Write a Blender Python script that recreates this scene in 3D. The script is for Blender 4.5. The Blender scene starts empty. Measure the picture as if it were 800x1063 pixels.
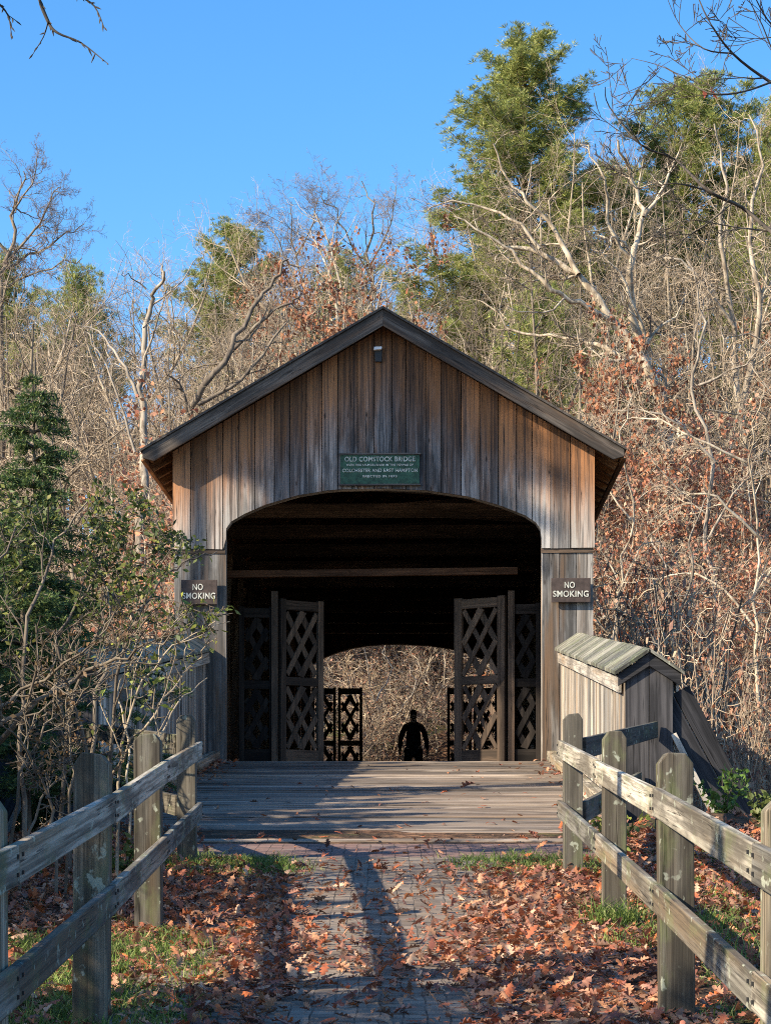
import bpy, math, random
import numpy as np
from mathutils import Vector, Matrix

random.seed(7)
sc = bpy.context.scene
COL = sc.collection
F = 2400.0            # focal length in photo pixels (800 wide)
HZ = 895.0            # photo row of the horizon
def PX(u, v, Y):      # a photo point at distance Y -> world
    return Vector(((u - 400.0) * Y / F, Y, (HZ - v) * Y / F))

# ------------------------------------------------------------------ terrain
def sstep(a, b, t):
    t = np.clip((t - a) / (b - a), 0, 1); return t * t * (3 - 2 * t)
def road(y):
    return 0.167 - 0.0925 * (20 - np.clip(y, -6, 21.5))
def H(x, y):
    x = np.asarray(x, float); y = np.asarray(y, float)
    ax = np.abs(x)
    wob = (np.sin(x * 1.9 + y * .7) * np.sin(y * 1.3 - x * .5) * .06 + np.sin(x * .41 + 1.3) * np.sin(y * .37) * .22)
    near = road(y) - sstep(4.0, 16, ax) * 1.3 + wob * sstep(1.7, 3.4, ax)
    low = -2.3 + wob
    s = .36 + .10 * np.clip(x / 18.0, -1, 1)
    far = 1.42 + s * np.clip(y - 63, 0, 52) - .25 * np.clip(y - 118, 0, 60) + wob * 1.6 * sstep(60, 66, y) + np.clip(ax - 22, 0, 60) * .02
    a = sstep(21.5, 27.5, y)
    b = sstep(48, 60.5, y)
    z = near * (1 - a) + low * a
    return z * (1 - b) + far * b
def hz(x, y): return float(H(x, y))

# ------------------------------------------------------------------ tags
def tag(o, label=None, cat=None, group=None, kind=None):
    if label: o['label'] = label
    if cat: o['category'] = cat
    if group: o['group'] = group
    if kind: o['kind'] = kind
    return o
def empty(name, loc=(0, 0, 0), rz=0.0):
    o = bpy.data.objects.new(name, None); COL.objects.link(o)
    o.location = loc; o.rotation_euler = (0, 0, rz); o.empty_display_size = .2
    return o
def link(name, me, m=None, parent=None):
    o = bpy.data.objects.new(name, me); COL.objects.link(o)
    if m is not None and not me.materials: me.materials.append(m)
    if parent: o.parent = parent
    return o
def copy_tree(o, parent=None):
    c = o.copy(); COL.objects.link(c)
    if parent: c.parent = parent
    for ch in list(o.children): copy_tree(ch, c)
    return c

# ------------------------------------------------------------------ mesh collectors
def mesh_np(name, V, polys, attrs=None, smooth=False):
    """polys: list of (n, array k x n)"""
    me = bpy.data.meshes.new(name)
    V = np.asarray(V, np.float32).reshape(-1, 3)
    me.vertices.add(len(V)); me.vertices.foreach_set('co', V.ravel())
    li, st, tot, s0 = [], [], [], 0
    for n, A in polys:
        A = np.asarray(A, np.int32).reshape(-1, n)
        if len(A) == 0: continue
        li.append(A.ravel()); st.append(s0 + np.arange(len(A), dtype=np.int32) * n)
        tot.append(np.full(len(A), n, np.int32)); s0 += A.size
    li = np.concatenate(li); st = np.concatenate(st); tot = np.concatenate(tot)
    me.loops.add(len(li)); me.loops.foreach_set('vertex_index', li)
    me.polygons.add(len(st)); me.polygons.foreach_set('loop_start', st); me.polygons.foreach_set('loop_total', tot)
    if smooth: me.polygons.foreach_set('use_smooth', np.ones(len(st), bool))
    for k, (typ, arr) in (attrs or {}).items():
        a = me.attributes.new(k, typ, 'POINT')
        key = {'FLOAT': 'value', 'FLOAT_VECTOR': 'vector', 'FLOAT_COLOR': 'color'}[typ]
        a.data.foreach_set(key, np.asarray(arr, np.float32).ravel())
    me.update(calc_edges=True); me.validate()
    return me

class MB:
    """boards and beams in one mesh; gco = grain coordinates (x,y across, z along), rnd = per board"""
    def __init__(s): s.v = []; s.f = []; s.g = []; s.r = []
    def _add(s, vs, gs, faces):
        b = len(s.v); r = random.random()
        off = Vector((r * 17.3, r * 9.1, r * 31.7))
        s.v += [tuple(p) for p in vs]; s.g += [tuple(Vector(q) + off) for q in gs]; s.r += [r] * len(vs)
        s.f += [tuple(i + b for i in f) for f in faces]
    def beam(s, p0, p1, w, h, up=(0, 0, 1), shift=(0, 0)):
        p0 = Vector(p0); p1 = Vector(p1); d = p1 - p0; L = d.length; d.normalize()
        side = d.cross(Vector(up)).normalized(); u = side.cross(d).normalized()
        vs, gs = [], []
        for t, p in ((0, p0), (L, p1)):
            for a, b in ((-1, -1), (1, -1), (1, 1), (-1, 1)):
                vs.append(p + side * (a * w / 2 + shift[0]) + u * (b * h / 2 + shift[1])); gs.append((a * w / 2, b * h / 2, t))
        s._add(vs, gs, [(3, 2, 1, 0), (4, 5, 6, 7), (0, 1, 5, 4), (1, 2, 6, 5), (2, 3, 7, 6), (3, 0, 4, 7)])
    def prism(s, poly, d, f, along=1):
        """poly = 2-D outline, d=(d0,d1) depths, f maps (a,b,depth)->3-D; grain along a (0) or b (1)"""
        n = len(poly); vs, gs = [], []
        for dd in d:
            for a, b in poly:
                vs.append(Vector(f(a, b, dd))); gs.append((a, dd, b) if along == 1 else (b, dd, a))
        s._add(vs, gs, [tuple(range(n)), tuple(range(2 * n - 1, n - 1, -1))] + [((i + 1) % n, i, n + i, n + (i + 1) % n) for i in range(n)])
    def build(s, name, m, parent=None, bevel=0.0):
        me = mesh_polys(name, s.v, s.f)
        for k, t, arr in (('gco', 'FLOAT_VECTOR', s.g), ('rnd', 'FLOAT', s.r)):
            a = me.attributes.new(k, t, 'POINT')
            a.data.foreach_set('vector' if t == 'FLOAT_VECTOR' else 'value', np.asarray(arr, np.float32).ravel())
        o = link(name, me, m, parent)
        if bevel:
            mo = o.modifiers.new('bevel', 'BEVEL'); mo.width = bevel; mo.segments = 2; mo.limit_method = 'ANGLE'
        return o
def mesh_polys(name, v, f):
    me = bpy.data.meshes.new(name); me.from_pydata(v, [], f); me.update()
    import bmesh
    bm = bmesh.new(); bm.from_mesh(me); bmesh.ops.recalc_face_normals(bm, faces=bm.faces); bm.to_mesh(me); bm.free()
    return me

# ------------------------------------------------------------------ node helper
class G:
    def __init__(s, name):
        s.m = bpy.data.materials.new(name); s.m.use_nodes = True
        s.t = s.m.node_tree; s.t.nodes.clear()
        s.out = s.t.nodes.new('ShaderNodeOutputMaterial')
    def n(s, typ, props=None, **ins):
        nd = s.t.nodes.new('ShaderNode' + typ)
        for k, v in (props or {}).items(): setattr(nd, k, v)
        for k, v in ins.items():
            key = int(k[1:]) if k[0] == '_' and k[1:].isdigit() else k.replace('_', ' ')
            sk = nd.inputs[key]
            if isinstance(v, bpy.types.NodeSocket): s.t.links.new(v, sk)
            else: sk.default_value = v
        return nd
    def attr(s, nm, o='Fac'): return s.n('Attribute', {'attribute_name': nm}).outputs[o]
    def math(s, op, a, b=0.0, clamp=False): return s.n('Math', {'operation': op, 'use_clamp': clamp}, _0=a, _1=b).outputs[0]
    def vmul(s, v, k): return s.n('VectorMath', {'operation': 'MULTIPLY'}, _0=v, _1=k).outputs[0]
    def noise(s, v, scale=1, det=4, rough=.6, dist=0): return s.n('TexNoise', None, Vector=v, Scale=scale, Detail=det, Roughness=rough, Distortion=dist).outputs[0]
    def rng(s, v, a, b, c=0., d=1.): return s.n('MapRange', {'interpolation_type': 'SMOOTHSTEP'}, Value=v, From_Min=a, From_Max=b, To_Min=c, To_Max=d).outputs[0]
    def mix(s, f, a, b, mode='MIX'):
        nd = s.t.nodes.new('ShaderNodeMix'); nd.data_type = 'RGBA'; nd.blend_type = mode
        for i, v in ((0, f), (6, a), (7, b)):
            if isinstance(v, bpy.types.NodeSocket): s.t.links.new(v, nd.inputs[i])
            else: nd.inputs[i].default_value = v if i == 0 or len(v) == 4 else (*v, 1)
        return nd.outputs[2]
    def bump(s, h, st=.3, d=.01): return s.n('Bump', None, Height=h, Strength=st, Distance=d).outputs[0]
    def finish(s, color, rough=.85, normal=None, trans=0.0, spec=.3):
        kw = dict(Base_Color=color, Roughness=rough)
        if normal is not None: kw['Normal'] = normal
        b = s.n('BsdfPrincipled', None, **kw)
        b.inputs['Specular IOR Level'].default_value = spec
        sh = b.outputs[0]
        if trans:
            t = s.n('BsdfTranslucent', None, Color=color)
            sh = s.n('MixShader', None, _0=trans, _1=sh, _2=t.outputs[0]).outputs[0]
        s.t.links.new(sh, s.out.inputs[0]); return s.m

def wood(name, light, mid, dark, brown=None, stain=None, moss=0.0, knots=.6, contrast=1.0, under=False, fs=48):
    g = G(name)
    co = g.attr('gco', 'Vector'); r = g.attr('rnd')
    fine = g.noise(g.vmul(co, (fs, fs, .9 * fs / 48)), 1, 6, .7, .3)
    wide = g.noise(g.vmul(co, (11, 11, .5)), 1, 5, .65, .8)
    blot = g.noise(g.vmul(co, (4, 4, .8)), 1, 4, .6)
    c = g.mix(g.rng(wide, .5 - .15 / contrast, .5 + .15 / contrast), mid, light)
    str2 = g.noise(g.vmul(co, (24, 24, .35)), 1, 4, .6, .4)
    c = g.mix(g.math('MULTIPLY', g.rng(blot, .46, .6), .72), c, dark)
    if brown:
        k = g.rng(g.noise(g.vmul(co, (5, 5, .35)), 1, 3, .6), .46, .66)
        if under:   # boards sheltered by the roof have kept their brown
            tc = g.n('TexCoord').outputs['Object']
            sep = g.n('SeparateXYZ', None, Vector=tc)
            hgt = g.math('ADD', sep.outputs[2], g.math('MULTIPLY', g.math('ABSOLUTE', sep.outputs[0]), .586))
            hgt = g.math('ADD', hgt, g.math('MULTIPLY', g.math('SUBTRACT', wide, .5), 1.8))
            k = g.math('MAXIMUM', g.math('MULTIPLY', k, .5), g.rng(hgt, 4.7, 6.0, 0, .95))
            lit_bleach = g.math('MULTIPLY', g.rng(g.math('ABSOLUTE', sep.outputs[0]), 1.5, 2.6), g.rng(g.math('ADD', sep.outputs[2], g.math('SUBTRACT', wide, .5)), 4.0, 4.7, 1, 0))
            c = g.mix(g.math('MULTIPLY', lit_bleach, .5), c, (.62, .58, .52))  # bleached low side boards, painted paler to lift the sunlit patches
        c = g.mix(k, c, brown)
    c = g.mix(g.math('MULTIPLY', g.rng(fine, .47, .59), .58), c, dark)
    c = g.mix(g.math('MULTIPLY', g.rng(str2, .53, .62), .55), c, dark)
    ck = g.noise(g.vmul(co, (19, 19, .42)), 1, 3, .55, .5)
    ck = g.math('MULTIPLY', g.rng(g.math('ABSOLUTE', g.math('SUBTRACT', ck, .5)), .004, .016, 1, 0), g.rng(g.noise(g.vmul(co, (6, 6, 1.3)), 1, 2, .5), .48, .56))
    c = g.mix(g.math('MULTIPLY', ck, .85), c, (dark[0] * .4, dark[1] * .4, dark[2] * .4))
    # board to board difference
    c = g.mix(1.0, c, g.n('CombineColor', None, Red=g.rng(r, 0, 1, .5, 1.3), Green=g.rng(r, 0, 1, .52, 1.27), Blue=g.rng(r, 0, 1, .55, 1.22)).outputs[0], 'MULTIPLY')
    if knots:
        vo = g.n('TexVoronoi', None, Vector=g.vmul(co, (6.5, 6.5, 2.2)), Scale=1.0)
        kn = g.math('MULTIPLY', g.rng(vo.outputs['Distance'], .05, .13, 1, 0), g.rng(g.n('SeparateColor', None, Color=vo.outputs['Color']).outputs[0], .55, .6))
        c = g.mix(g.math('MULTIPLY', kn, knots), c, (.03, .022, .018))
    if moss:
        mo = g.noise(g.vmul(co, (5, 5, 2.2)), 1, 5, .65)
        c = g.mix(g.math('MULTIPLY', g.rng(mo, .5, .68), moss), c, (.16, .19, .075))
    if moss:
        li = g.noise(g.vmul(co, (16, 16, 11)), 1, 3, .6)
        c = g.mix(g.math('MULTIPLY', g.math('MULTIPLY', g.rng(li, .6, .66), g.rng(mo, .42, .55)), .7), c, (.42, .44, .34))
    h = g.math('ADD', g.math('MULTIPLY', fine, .6), g.math('MULTIPLY', wide, .5))
    return g.finish(c, .9, g.bump(h, .5, .008), spec=.2)

M = {}
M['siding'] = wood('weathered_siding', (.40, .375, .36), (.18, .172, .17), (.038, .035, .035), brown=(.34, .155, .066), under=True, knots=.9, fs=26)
M['pilaster'] = wood('weathered_pilaster', (.42, .39, .35), (.26, .24, .22), (.10, .09, .08), brown=(.25, .16, .10), knots=.7, fs=26)
M['pony'] = wood('bleached_siding', (.56, .52, .45), (.42, .38, .33), (.17, .15, .13), brown=(.33, .24, .16))
M['dark'] = wood('dark_timber', (.13, .115, .105), (.085, .075, .07), (.04, .036, .034))
M['gate'] = wood('gate_timber', (.19, .13, .09), (.125, .088, .062), (.055, .042, .033))
M['shadeface'] = wood('shade_grey_boards', (.085, .082, .086), (.055, .053, .057), (.02, .02, .022))  # slate tone paints shade onto the parapet ends; the dark shores share it
M['barge'] = wood('barge_timber', (.17, .145, .125), (.095, .082, .072), (.035, .03, .027), brown=(.15, .10, .07))
M['inner'] = wood('inner_timber', (.26, .18, .125), (.17, .12, .085), (.06, .045, .035))
M['shade_gate'] = wood('shade_dark_timber', (.04, .032, .027), (.028, .023, .02), (.012, .01, .009))  # near-black tone paints the interior shade onto the outer gate leaves
M['header'] = wood('red_timber', (.30, .15, .085), (.22, .11, .06), (.1, .05, .03))
M['deck'] = wood('deck_planks', (.40, .335, .275), (.265, .215, .17), (.075, .06, .05), brown=(.28, .20, .14), knots=.5)
M['fence'] = wood('fence_timber', (.50, .46, .385), (.30, .27, .215), (.075, .064, .05), brown=(.26, .19, .12), moss=.35, knots=.6, contrast=1.3)
M['fencepost'] = wood('fence_post_timber', (.35, .31, .24), (.21, .18, .135), (.055, .046, .035), brown=(.21, .15, .09), moss=.4, knots=.5, contrast=1.3)
M['fencedark'] = wood('old_post_timber', (.15, .135, .11), (.10, .09, .072), (.05, .045, .037), moss=.3)
M['capboard'] = wood('mossy_cap_boards', (.31, .30, .255), (.19, .185, .15), (.06, .056, .045), moss=.6, knots=.3)
M['eaves'] = wood('eaves_timber', (.42, .22, .10), (.32, .16, .07), (.14, .07, .04))

def bark(name, a, b, c, sc_=1.0, lo=.42):
    g = G(name)
    tc = g.n('TexCoord').outputs['Object']
    n1 = g.noise(g.vmul(tc, (7 * sc_, 7 * sc_, 1.6 * sc_)), 1, 5, .65)
    n2 = g.noise(tc, .9 * sc_, 3, .5)
    col = g.mix(g.rng(n1, .38, .62), a, b)
    col = g.mix(g.math('MULTIPLY', g.rng(n2, .5, .68), .7), col, c)
    oi = g.n('ObjectInfo').outputs['Random']
    col = g.mix(1.0, col, g.n('CombineColor', None, Red=g.rng(oi, 0, 1, lo, 1.3), Green=g.rng(oi, 0, 1, lo, 1.27), Blue=g.rng(oi, 0, 1, lo + .02, 1.2)).outputs[0], 'MULTIPLY')
    return g.finish(col, .9, g.bump(n1, .6, .02), spec=.15)
M['bark'] = bark('grey_bark', (.17, .135, .10), (.33, .275, .205), (.42, .36, .27))
M['palebark'] = bark('pale_bark', (.17, .135, .10), (.43, .365, .28), (.52, .455, .36), lo=.8)
M['twig'] = bark('bare_twigs', (.28, .215, .155), (.54, .445, .335), (.36, .26, .19), lo=.3)
M['darkbark'] = bark('dark_bark', (.075, .062, .052), (.15, .125, .10), (.25, .22, .18))
M['pinebark'] = bark('pine_bark', (.12, .09, .07), (.2, .15, .115), (.26, .2, .15))

M['skytwig'] = bark('grey_twigs', (.16, .125, .11), (.28, .225, .19), (.22, .17, .15))
def leafmat(name, trans=.25, rough=.6):
    g = G(name)
    c = g.attr('col', 'Color')
    geo = g.n('NewGeometry').outputs['Position']
    n = g.noise(geo, 22, 3, .6)
    c = g.mix(1.0, c, g.n('CombineColor', None, Red=g.rng(n, .3, .7, .72, 1.2), Green=g.rng(n, .3, .7, .72, 1.2), Blue=g.rng(n, .3, .7, .75, 1.15)).outputs[0], 'MULTIPLY')
    return g.finish(c, rough, None, trans, spec=.35)
M['leaf'] = leafmat('leaf_blades', .3, .55)
M['needle'] = leafmat('pine_needles', .32, .6)
M['deadleaf'] = leafmat('dead_leaves', .18, .7)
M['grass'] = leafmat('grass_blades', .3, .6)

def ground_mat():
    g = G('leaf_litter_ground')
    p = g.n('NewGeometry').outputs['Position']
    v1 = g.n('TexVoronoi', None, Vector=p, Scale=9.0)
    rr = g.n('SeparateColor', None, Color=v1.outputs['Color']).outputs[0]
    c = g.mix(rr, (.075, .042, .026), (.24, .135, .08))
    c = g.mix(g.rng(g.noise(p, 1.3, 4, .6), .4, .62), c, (.06, .043, .03))
    c = g.mix(g.math('MULTIPLY', g.rng(g.noise(p, .55, 4, .6), .52, .6), .75), c, (.07, .085, .03))
    hgt = g.math('ADD', g.noise(p, 12, 5, .7), v1.outputs['Distance'])
    return g.finish(c, .95, g.bump(hgt, .8, .05), spec=.1)
M['ground'] = ground_mat()

def path_mat():
    g = G('paver_path')
    p = g.n('NewGeometry').outputs['Position']
    sep = g.n('SeparateXYZ', None, Vector=p)
    pd = g.n('VectorMath', {'operation': 'ADD'}, _0=p, _1=g.vmul(g.n('TexNoise', None, Vector=p, Scale=3.5, Detail=3.0).outputs['Color'], (.05, .05, 0))).outputs[0]
    br = g.n('TexBrick', {'offset': .0, 'offset_frequency': 2}, Vector=pd, Scale=1.0, Mortar_Size=.005, Mortar_Smooth=.4, Bias=0.0, Brick_Width=.105, Row_Height=.105,
             Color1=(.0, .0, .0, 1), Color2=(1, 1, 1, 1), Mortar=(.5, .5, .5, 1))
    rr = g.n('SeparateColor', None, Color=br.outputs['Color']).outputs[0]
    n = g.noise(p, 9, 5, .65)
    grey = g.mix(rr, (.15, .115, .088), (.27, .215, .165))
    red = g.mix(rr, (.19, .12, .10), (.27, .165, .135))
    c = g.mix(g.rng(sep.outputs[1], 18.55, 18.6), grey, red)
    c = g.mix(g.math('MULTIPLY', g.rng(n, .45, .7), .5), c, (.09, .082, .075))
    c = g.mix(g.math('MULTIPLY', g.rng(g.noise(p, 2.1, 4, .6), .52, .7), .5), c, (.26, .235, .2))
    c = g.mix(g.math('MULTIPLY', br.outputs['Fac'], g.rng(g.noise(p, 5, 4, .7), .35, .65, .15, .9)), c, (.03, .028, .022))
    h = g.math('SUBTRACT', g.math('MULTIPLY', n, .3), br.outputs['Fac'])
    return g.finish(c, .9, g.bump(h, .7, .012), spec=.2)
M['path'] = path_mat()

def flat(name, c, rough=.6, var=.12, spec=.3):
    g = G(name)
    p = g.n('TexCoord').outputs['Object']
    n = g.noise(p, 14, 5, .65)
    k = g.rng(n, .3, .7, 1 - var, 1 + var)
    col = g.mix(1.0, c, g.n('CombineColor', None, Red=k, Green=k, Blue=k).outputs[0], 'MULTIPLY')
    return g.finish(col, rough, g.bump(n, .2, .004), spec=spec)
M['green_paint'] = flat('green_sign_paint', (.028, .075, .045), .6, .45)
M['sign_brown'] = flat('brown_sign_board', (.055, .04, .035), .75, .3)
M['letter'] = flat('cream_lettering', (.46, .46, .40), .75, .45)
M['roofing'] = flat('roof_shingles', (.07, .06, .052), .9, .4)
M['lampmetal'] = flat('lamp_housing', (.03, .03, .03), .5)
M['lampwhite'] = flat('lamp_glass', (.85, .87, .9), .3, .03)
M['coat'] = flat('dark_jacket_cloth', (.012, .012, .016), .85)
M['trouser'] = flat('dark_trouser_cloth', (.015, .016, .022), .85)
M['skin'] = flat('skin', (.42, .26, .19), .6, .06)
M['hair'] = flat('dark_hair', (.02, .014, .01), .7)
M['shoe'] = flat('dark_shoe', (.02, .018, .016), .6)

# ------------------------------------------------------------------ ground sheet
def axis(dense, mid, far):
    return np.array(sorted(set([round(a, 3) for a in np.concatenate([dense, mid, far])])))
xs = axis(np.arange(-4, 4.01, .2), np.arange(-40, 40.1, 1.6), [-600, -300, -150, -80, -55, 55, 80, 150, 300, 600])
ys = axis(np.arange(5, 24.01, .3), np.concatenate([np.arange(-20, 5, 2), np.arange(24, 130, 1.4)]), [-500, -200, -80, -40, 135, 150, 180, 240, 350, 600, 1000])
XX, YY = np.meshgrid(xs, ys)
ZZ = H(XX, YY)
nx, ny = len(xs), len(ys)
i = np.arange(nx * ny).reshape(ny, nx)
q = np.stack([i[:-1, :-1], i[:-1, 1:], i[1:, 1:], i[1:, :-1]], -1).reshape(-1, 4)
gme = mesh_np('ground', np.stack([XX, YY, ZZ], -1), [(4, q)], smooth=True)
tag(link('ground', gme, M['ground']), kind='structure')
# paver path
yy = np.arange(-6, 20.01, .3)
pv = []
for y in yy:
    w0, w1 = (-1.25, 1.2) if y < 18.2 else (-2.3, 2.2)
    pv += [(w0, y, road(y) + .006), (w1, y, road(y) + .006)]
pf = [(2 * k, 2 * k + 1, 2 * k + 3, 2 * k + 2) for k in range(len(yy) - 1)]
tag(link('path', mesh_polys('path', pv, pf), M['path']), kind='structure')

# ------------------------------------------------------------------ bridge frame
YAW = math.atan(.019)
P0 = Vector((-.03, 34.0, 1.48))
RB = Matrix.Rotation(-YAW, 3, 'Z')
def B(x, y, z): return P0 + RB @ Vector((x, y, z))
L = 24.4
# arch in portal coordinates (x, z above floor)
S = 70.6
arch_px = [(234.6, 560), (234.8, 549), (240, 541.5), (254, 533.5), (276, 524), (310, 514.3), (337, 510), (355, 508.4), (398, 507.8), (445, 510), (485.5, 516.4), (521.5, 526.5), (545, 536), (556, 543.5), (560.5, 550), (561.8, 560)]
ARCH = [((u - 398) / S, (HZ - v) / S - 1.48) for u, v in arch_px]
AX = [a for a, b in ARCH]; AZ = [b for a, b in ARCH]
XO0, XO1 = AX[0], AX[-1]
XW = 3.10
ZG = (HZ - 570) / S - 1.48
def roofz(x): return 6.40 - .586 * abs(x)
def arch_at(x): return float(np.interp(x, AX, AZ))

br = empty('covered_bridge', P0, -YAW)
tag(br, 'weathered wooden covered bridge with a gabled portal and arched opening across the path', 'bridge')

def portal(front=True):
    y0 = 0.0 if front else L
    sg = -1 if front else 1
    f = lambda a, b, d: (a, y0 + sg * d, b)
    mb = MB(); bk = MB()
    x = -XW
    while x < XW - .02:
        w = random.choice([.20, .24, .27, .29, .23])
        x1 = min(x + w, XW)
        if XW - x1 < .1: x1 = XW
        a, b = x + .006, x1 - .006
        pr = random.choice([0, .004, .010, .022])
        bot = []
        xsn = [a] + [t for t in AX if a < t < b] + [b]
        if b <= XO0 + .02 or a >= XO1 - .02:
            bot = [(a, ZG + random.uniform(-.006, .006)), (b, ZG + random.uniform(-.006, .006))]
        else:
            for t in xsn:
                if t < XO0 - 1e-4:
                    bot.append((t, ZG)); last = t
                elif t > XO1 + 1e-4:
                    if len(bot) and bot[-1][1] > ZG + .05: bot.append((XO1 + 1e-3, ZG))
                    bot.append((t, ZG))
                else:
                    if bot and bot[-1][1] < ZG + .05 and t > XO0: bot.append((XO0 - 1e-3, ZG)); bot.append((XO0, arch_at(XO0)))
                    bot.append((t, arch_at(t)))
            if a < XO0 < b and not any(abs(p[0] - XO0) < 1e-3 for p in bot): pass
        top = [(b, roofz(b) - .03)] + ([(0, roofz(0) - .03)] if a < 0 < b else []) + [(a, roofz(a) - .03)]
        mb.prism(bot + top, (.03 , .062 + pr), f)
        bk.prism([(p[0] + (.0065 if abs(p[0] - b) < 1e-6 else -.0065 if abs(p[0] - a) < 1e-6 else 0), p[1] + (.004 if p[1] < roofz(p[0]) - .1 else 0)) for p in bot + top], (.006, .028), f)
        x = x1
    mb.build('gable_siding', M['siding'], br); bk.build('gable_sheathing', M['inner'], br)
    # lower wall either side of the opening
    for side in (-1, 1):
        mb = MB()
        e = XO0 if side < 0 else XO1
        a0, a1 = (-XW + .02, e - .01) if side < 0 else (e + .01, XW - .02)
        n = 3
        for k in range(n):
            a = a0 + (a1 - a0) * k / n + .003; b = a0 + (a1 - a0) * (k + 1) / n - .003
            mb.prism([(a, -.25), (b, -.25), (b, ZG + .12), (a, ZG + .12)], (-.015, .018 + random.choice([0, .006, .012])), f)
        mb.build('lower_siding', M['pilaster'], br)
        mb = MB()   # drip ledge below the gable boards
        mb.beam((a0 - .02, y0 + sg * .032, ZG - .035), (a1, y0 + sg * .032, ZG - .035), .026, .06)
        mb.build('ledge', M['gate'], br)
    # lining of the opening
    mb = MB()
    pts = [(XO0, -.02)] + ARCH + [(XO1, -.02)]
    for k in range(len(pts) - 1):
        (xa, za), (xb, zb) = pts[k], pts[k + 1]
        dx, dz = xb - xa, zb - za; l = math.hypot(dx, dz); nxn, nz = -dz / l * .028, dx / l * .028
        mb.prism([(xa, za), (xb, zb), (xb + nxn, zb + nz), (xa + nxn, za + nz)], (-.16, .028), f, along=1 if abs(dz) > abs(dx) else 0)
    mb.build('jamb_lining', M['pilaster'], br)
portal(True); portal(False)

# side walls of vertical boards
for side in (-1, 1):
    mb = MB(); y = .02
    while y < L - .02:
        w = random.uniform(.24, .32); y1 = min(y + w, L - .02)
        mb.prism([(y + .0015, -.3), (y1 - .0015, -.3), (y1 - .0015, roofz(XW) - .02), (y + .0015, roofz(XW) - .02)],
                 (0, .03 + random.choice([0, .01])), lambda a, b, d, s=side: (s * (XW - .06 + d), a, b))
        y = y1
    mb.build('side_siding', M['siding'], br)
# roof
for side in (-1, 1):
    mb = MB(); y = -.44
    xe = 3.47
    prof = [(0, 6.60), (xe + .06, 6.60 - .586 * (xe + .06)), (xe + .06, 6.565 - .586 * (xe + .06)), (0, 6.565)]
    for k in range(30):
        ya = y + k * (L + .88) / 30; yb = y + (k + 1) * (L + .88) / 30
        mb.prism([(side * a, b) for a, b in prof], (ya, yb), lambda a, b, d: (a, d, b), along=0)
    mb.build('roof', M['roofing'], br)
    sh_ = MB()   # boards under the shingles
    for k in range(12):
        x0_, x1_ = k * xe / 12 + .003, (k + 1) * xe / 12 - .003
        sh_.prism([(-.36, x0_), (L + .36, x0_), (L + .36, x1_), (-.36, x1_)], (.0, .03), lambda a, b, d, s2=side: (s2 * b, a, 6.53 - .586 * b + d), along=0)
    sh_.build('roof_boards', M['eaves'], br)
    rf = MB()   # rafters and their tails at the eaves
    yk = .25
    while yk < L:
        rf.beam((0, yk, 6.39), (side * (xe - .03), yk, 6.39 - .586 * (xe - .03)), .07, .13)
        yk += .62
    for k in range(5):
        xx = XW + .05 + k * .09
        rf.beam((side * xx, -.3, 6.46 - .586 * xx - .012), (side * xx, L + .3, 6.46 - .586 * xx - .012), .05, .022)
    rf.build('rafters', M['eaves'], br)
    ff = MB()
    ff.beam((side * (xe + .014), -.36, 6.54 - .586 * xe - .06), (side * (xe + .014), L + .36, 6.54 - .586 * xe - .06), .025, .13)
    ff.build('eaves_board', M['eaves'], br)
    for y0 in (-.385, L + .385):
        bb = MB()
        cs, sn = 1 / math.hypot(1, .586), .586 / math.hypot(1, .586)
        pts_ = [(0, 6.56), (xe + .03, 6.56 - .586 * (xe + .03)), (xe + .03, 6.56 - .586 * (xe + .03) - .10), (xe - .13, 6.56 - .586 * (xe - .13) - .24), (0, 6.56 - .24)]
        bb.prism([(x_ * cs - (z_ - 6.56) * sn, x_ * sn + (z_ - 6.56) * cs) for x_, z_ in pts_], (y0 - .022, y0 + .022),
                 lambda a, b, d, s2=side: (s2 * (a * cs + b * sn), d, 6.56 - a * sn + b * cs), along=0)
        bb.build('bargeboard', M['barge'], br, .004)
# floor
mb = MB(); y = .03
while y < L + .3:
    w = .26
    mb.prism([(-2.9, y + .004), (2.9, y + .004), (2.9, y + w - .004), (-2.9, y + w - .004)], (-.08, random.uniform(-.004, .004)), lambda a, b, d: (a, b, d), along=0)
    y += w
mb.build('floor', M['deck'], br)
# trusses: chords, posts and crossed braces inside each wall
for side in (-1, 1):
    mb = MB(); xt = side * 2.78
    for z in (.22, 3.85):
        mb.beam((xt, .25, z), (xt, L - .25, z), .24, .26)
    n = 10
    for k in range(n + 1):
        y = .5 + k * (L - 1) / n
        mb.beam((xt, y, .1), (xt, y, 3.95), .15, .15, up=(0, 1, 0))
        if k < n:
            y2 = .5 + (k + 1) * (L - 1) / n
            mb.beam((xt + .085, y + .08, .36), (xt + .085, y2 - .08, 3.7), .09, .17)
            mb.beam((xt - .085, y2 - .08, .36), (xt - .085, y + .08, 3.7), .09, .17)
    mb.build('truss', M['inner'], br)
mb = MB()
for k in range(11):
    y = .5 + k * (L - 1) / 10
    if k in (0, 10): continue
    mb.beam((-2.9, y, 4.12), (2.9, y, 4.12), .2, .2)
mb.build('tie_beams', M['inner'], br)
mb = MB()
for k in range(10):
    y = .5 + k * (L - 1) / 10; y2 = y + (L - 1) / 10
    mb.beam((-2.7, y + .1, 4.28), (2.7, y2 - .1, 4.28), .12, .08); mb.beam((2.7, y + .1, 4.37), (-2.7, y2 - .1, 4.37), .12, .08)
mb.build('lateral_braces', M['inner'], br)

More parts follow.
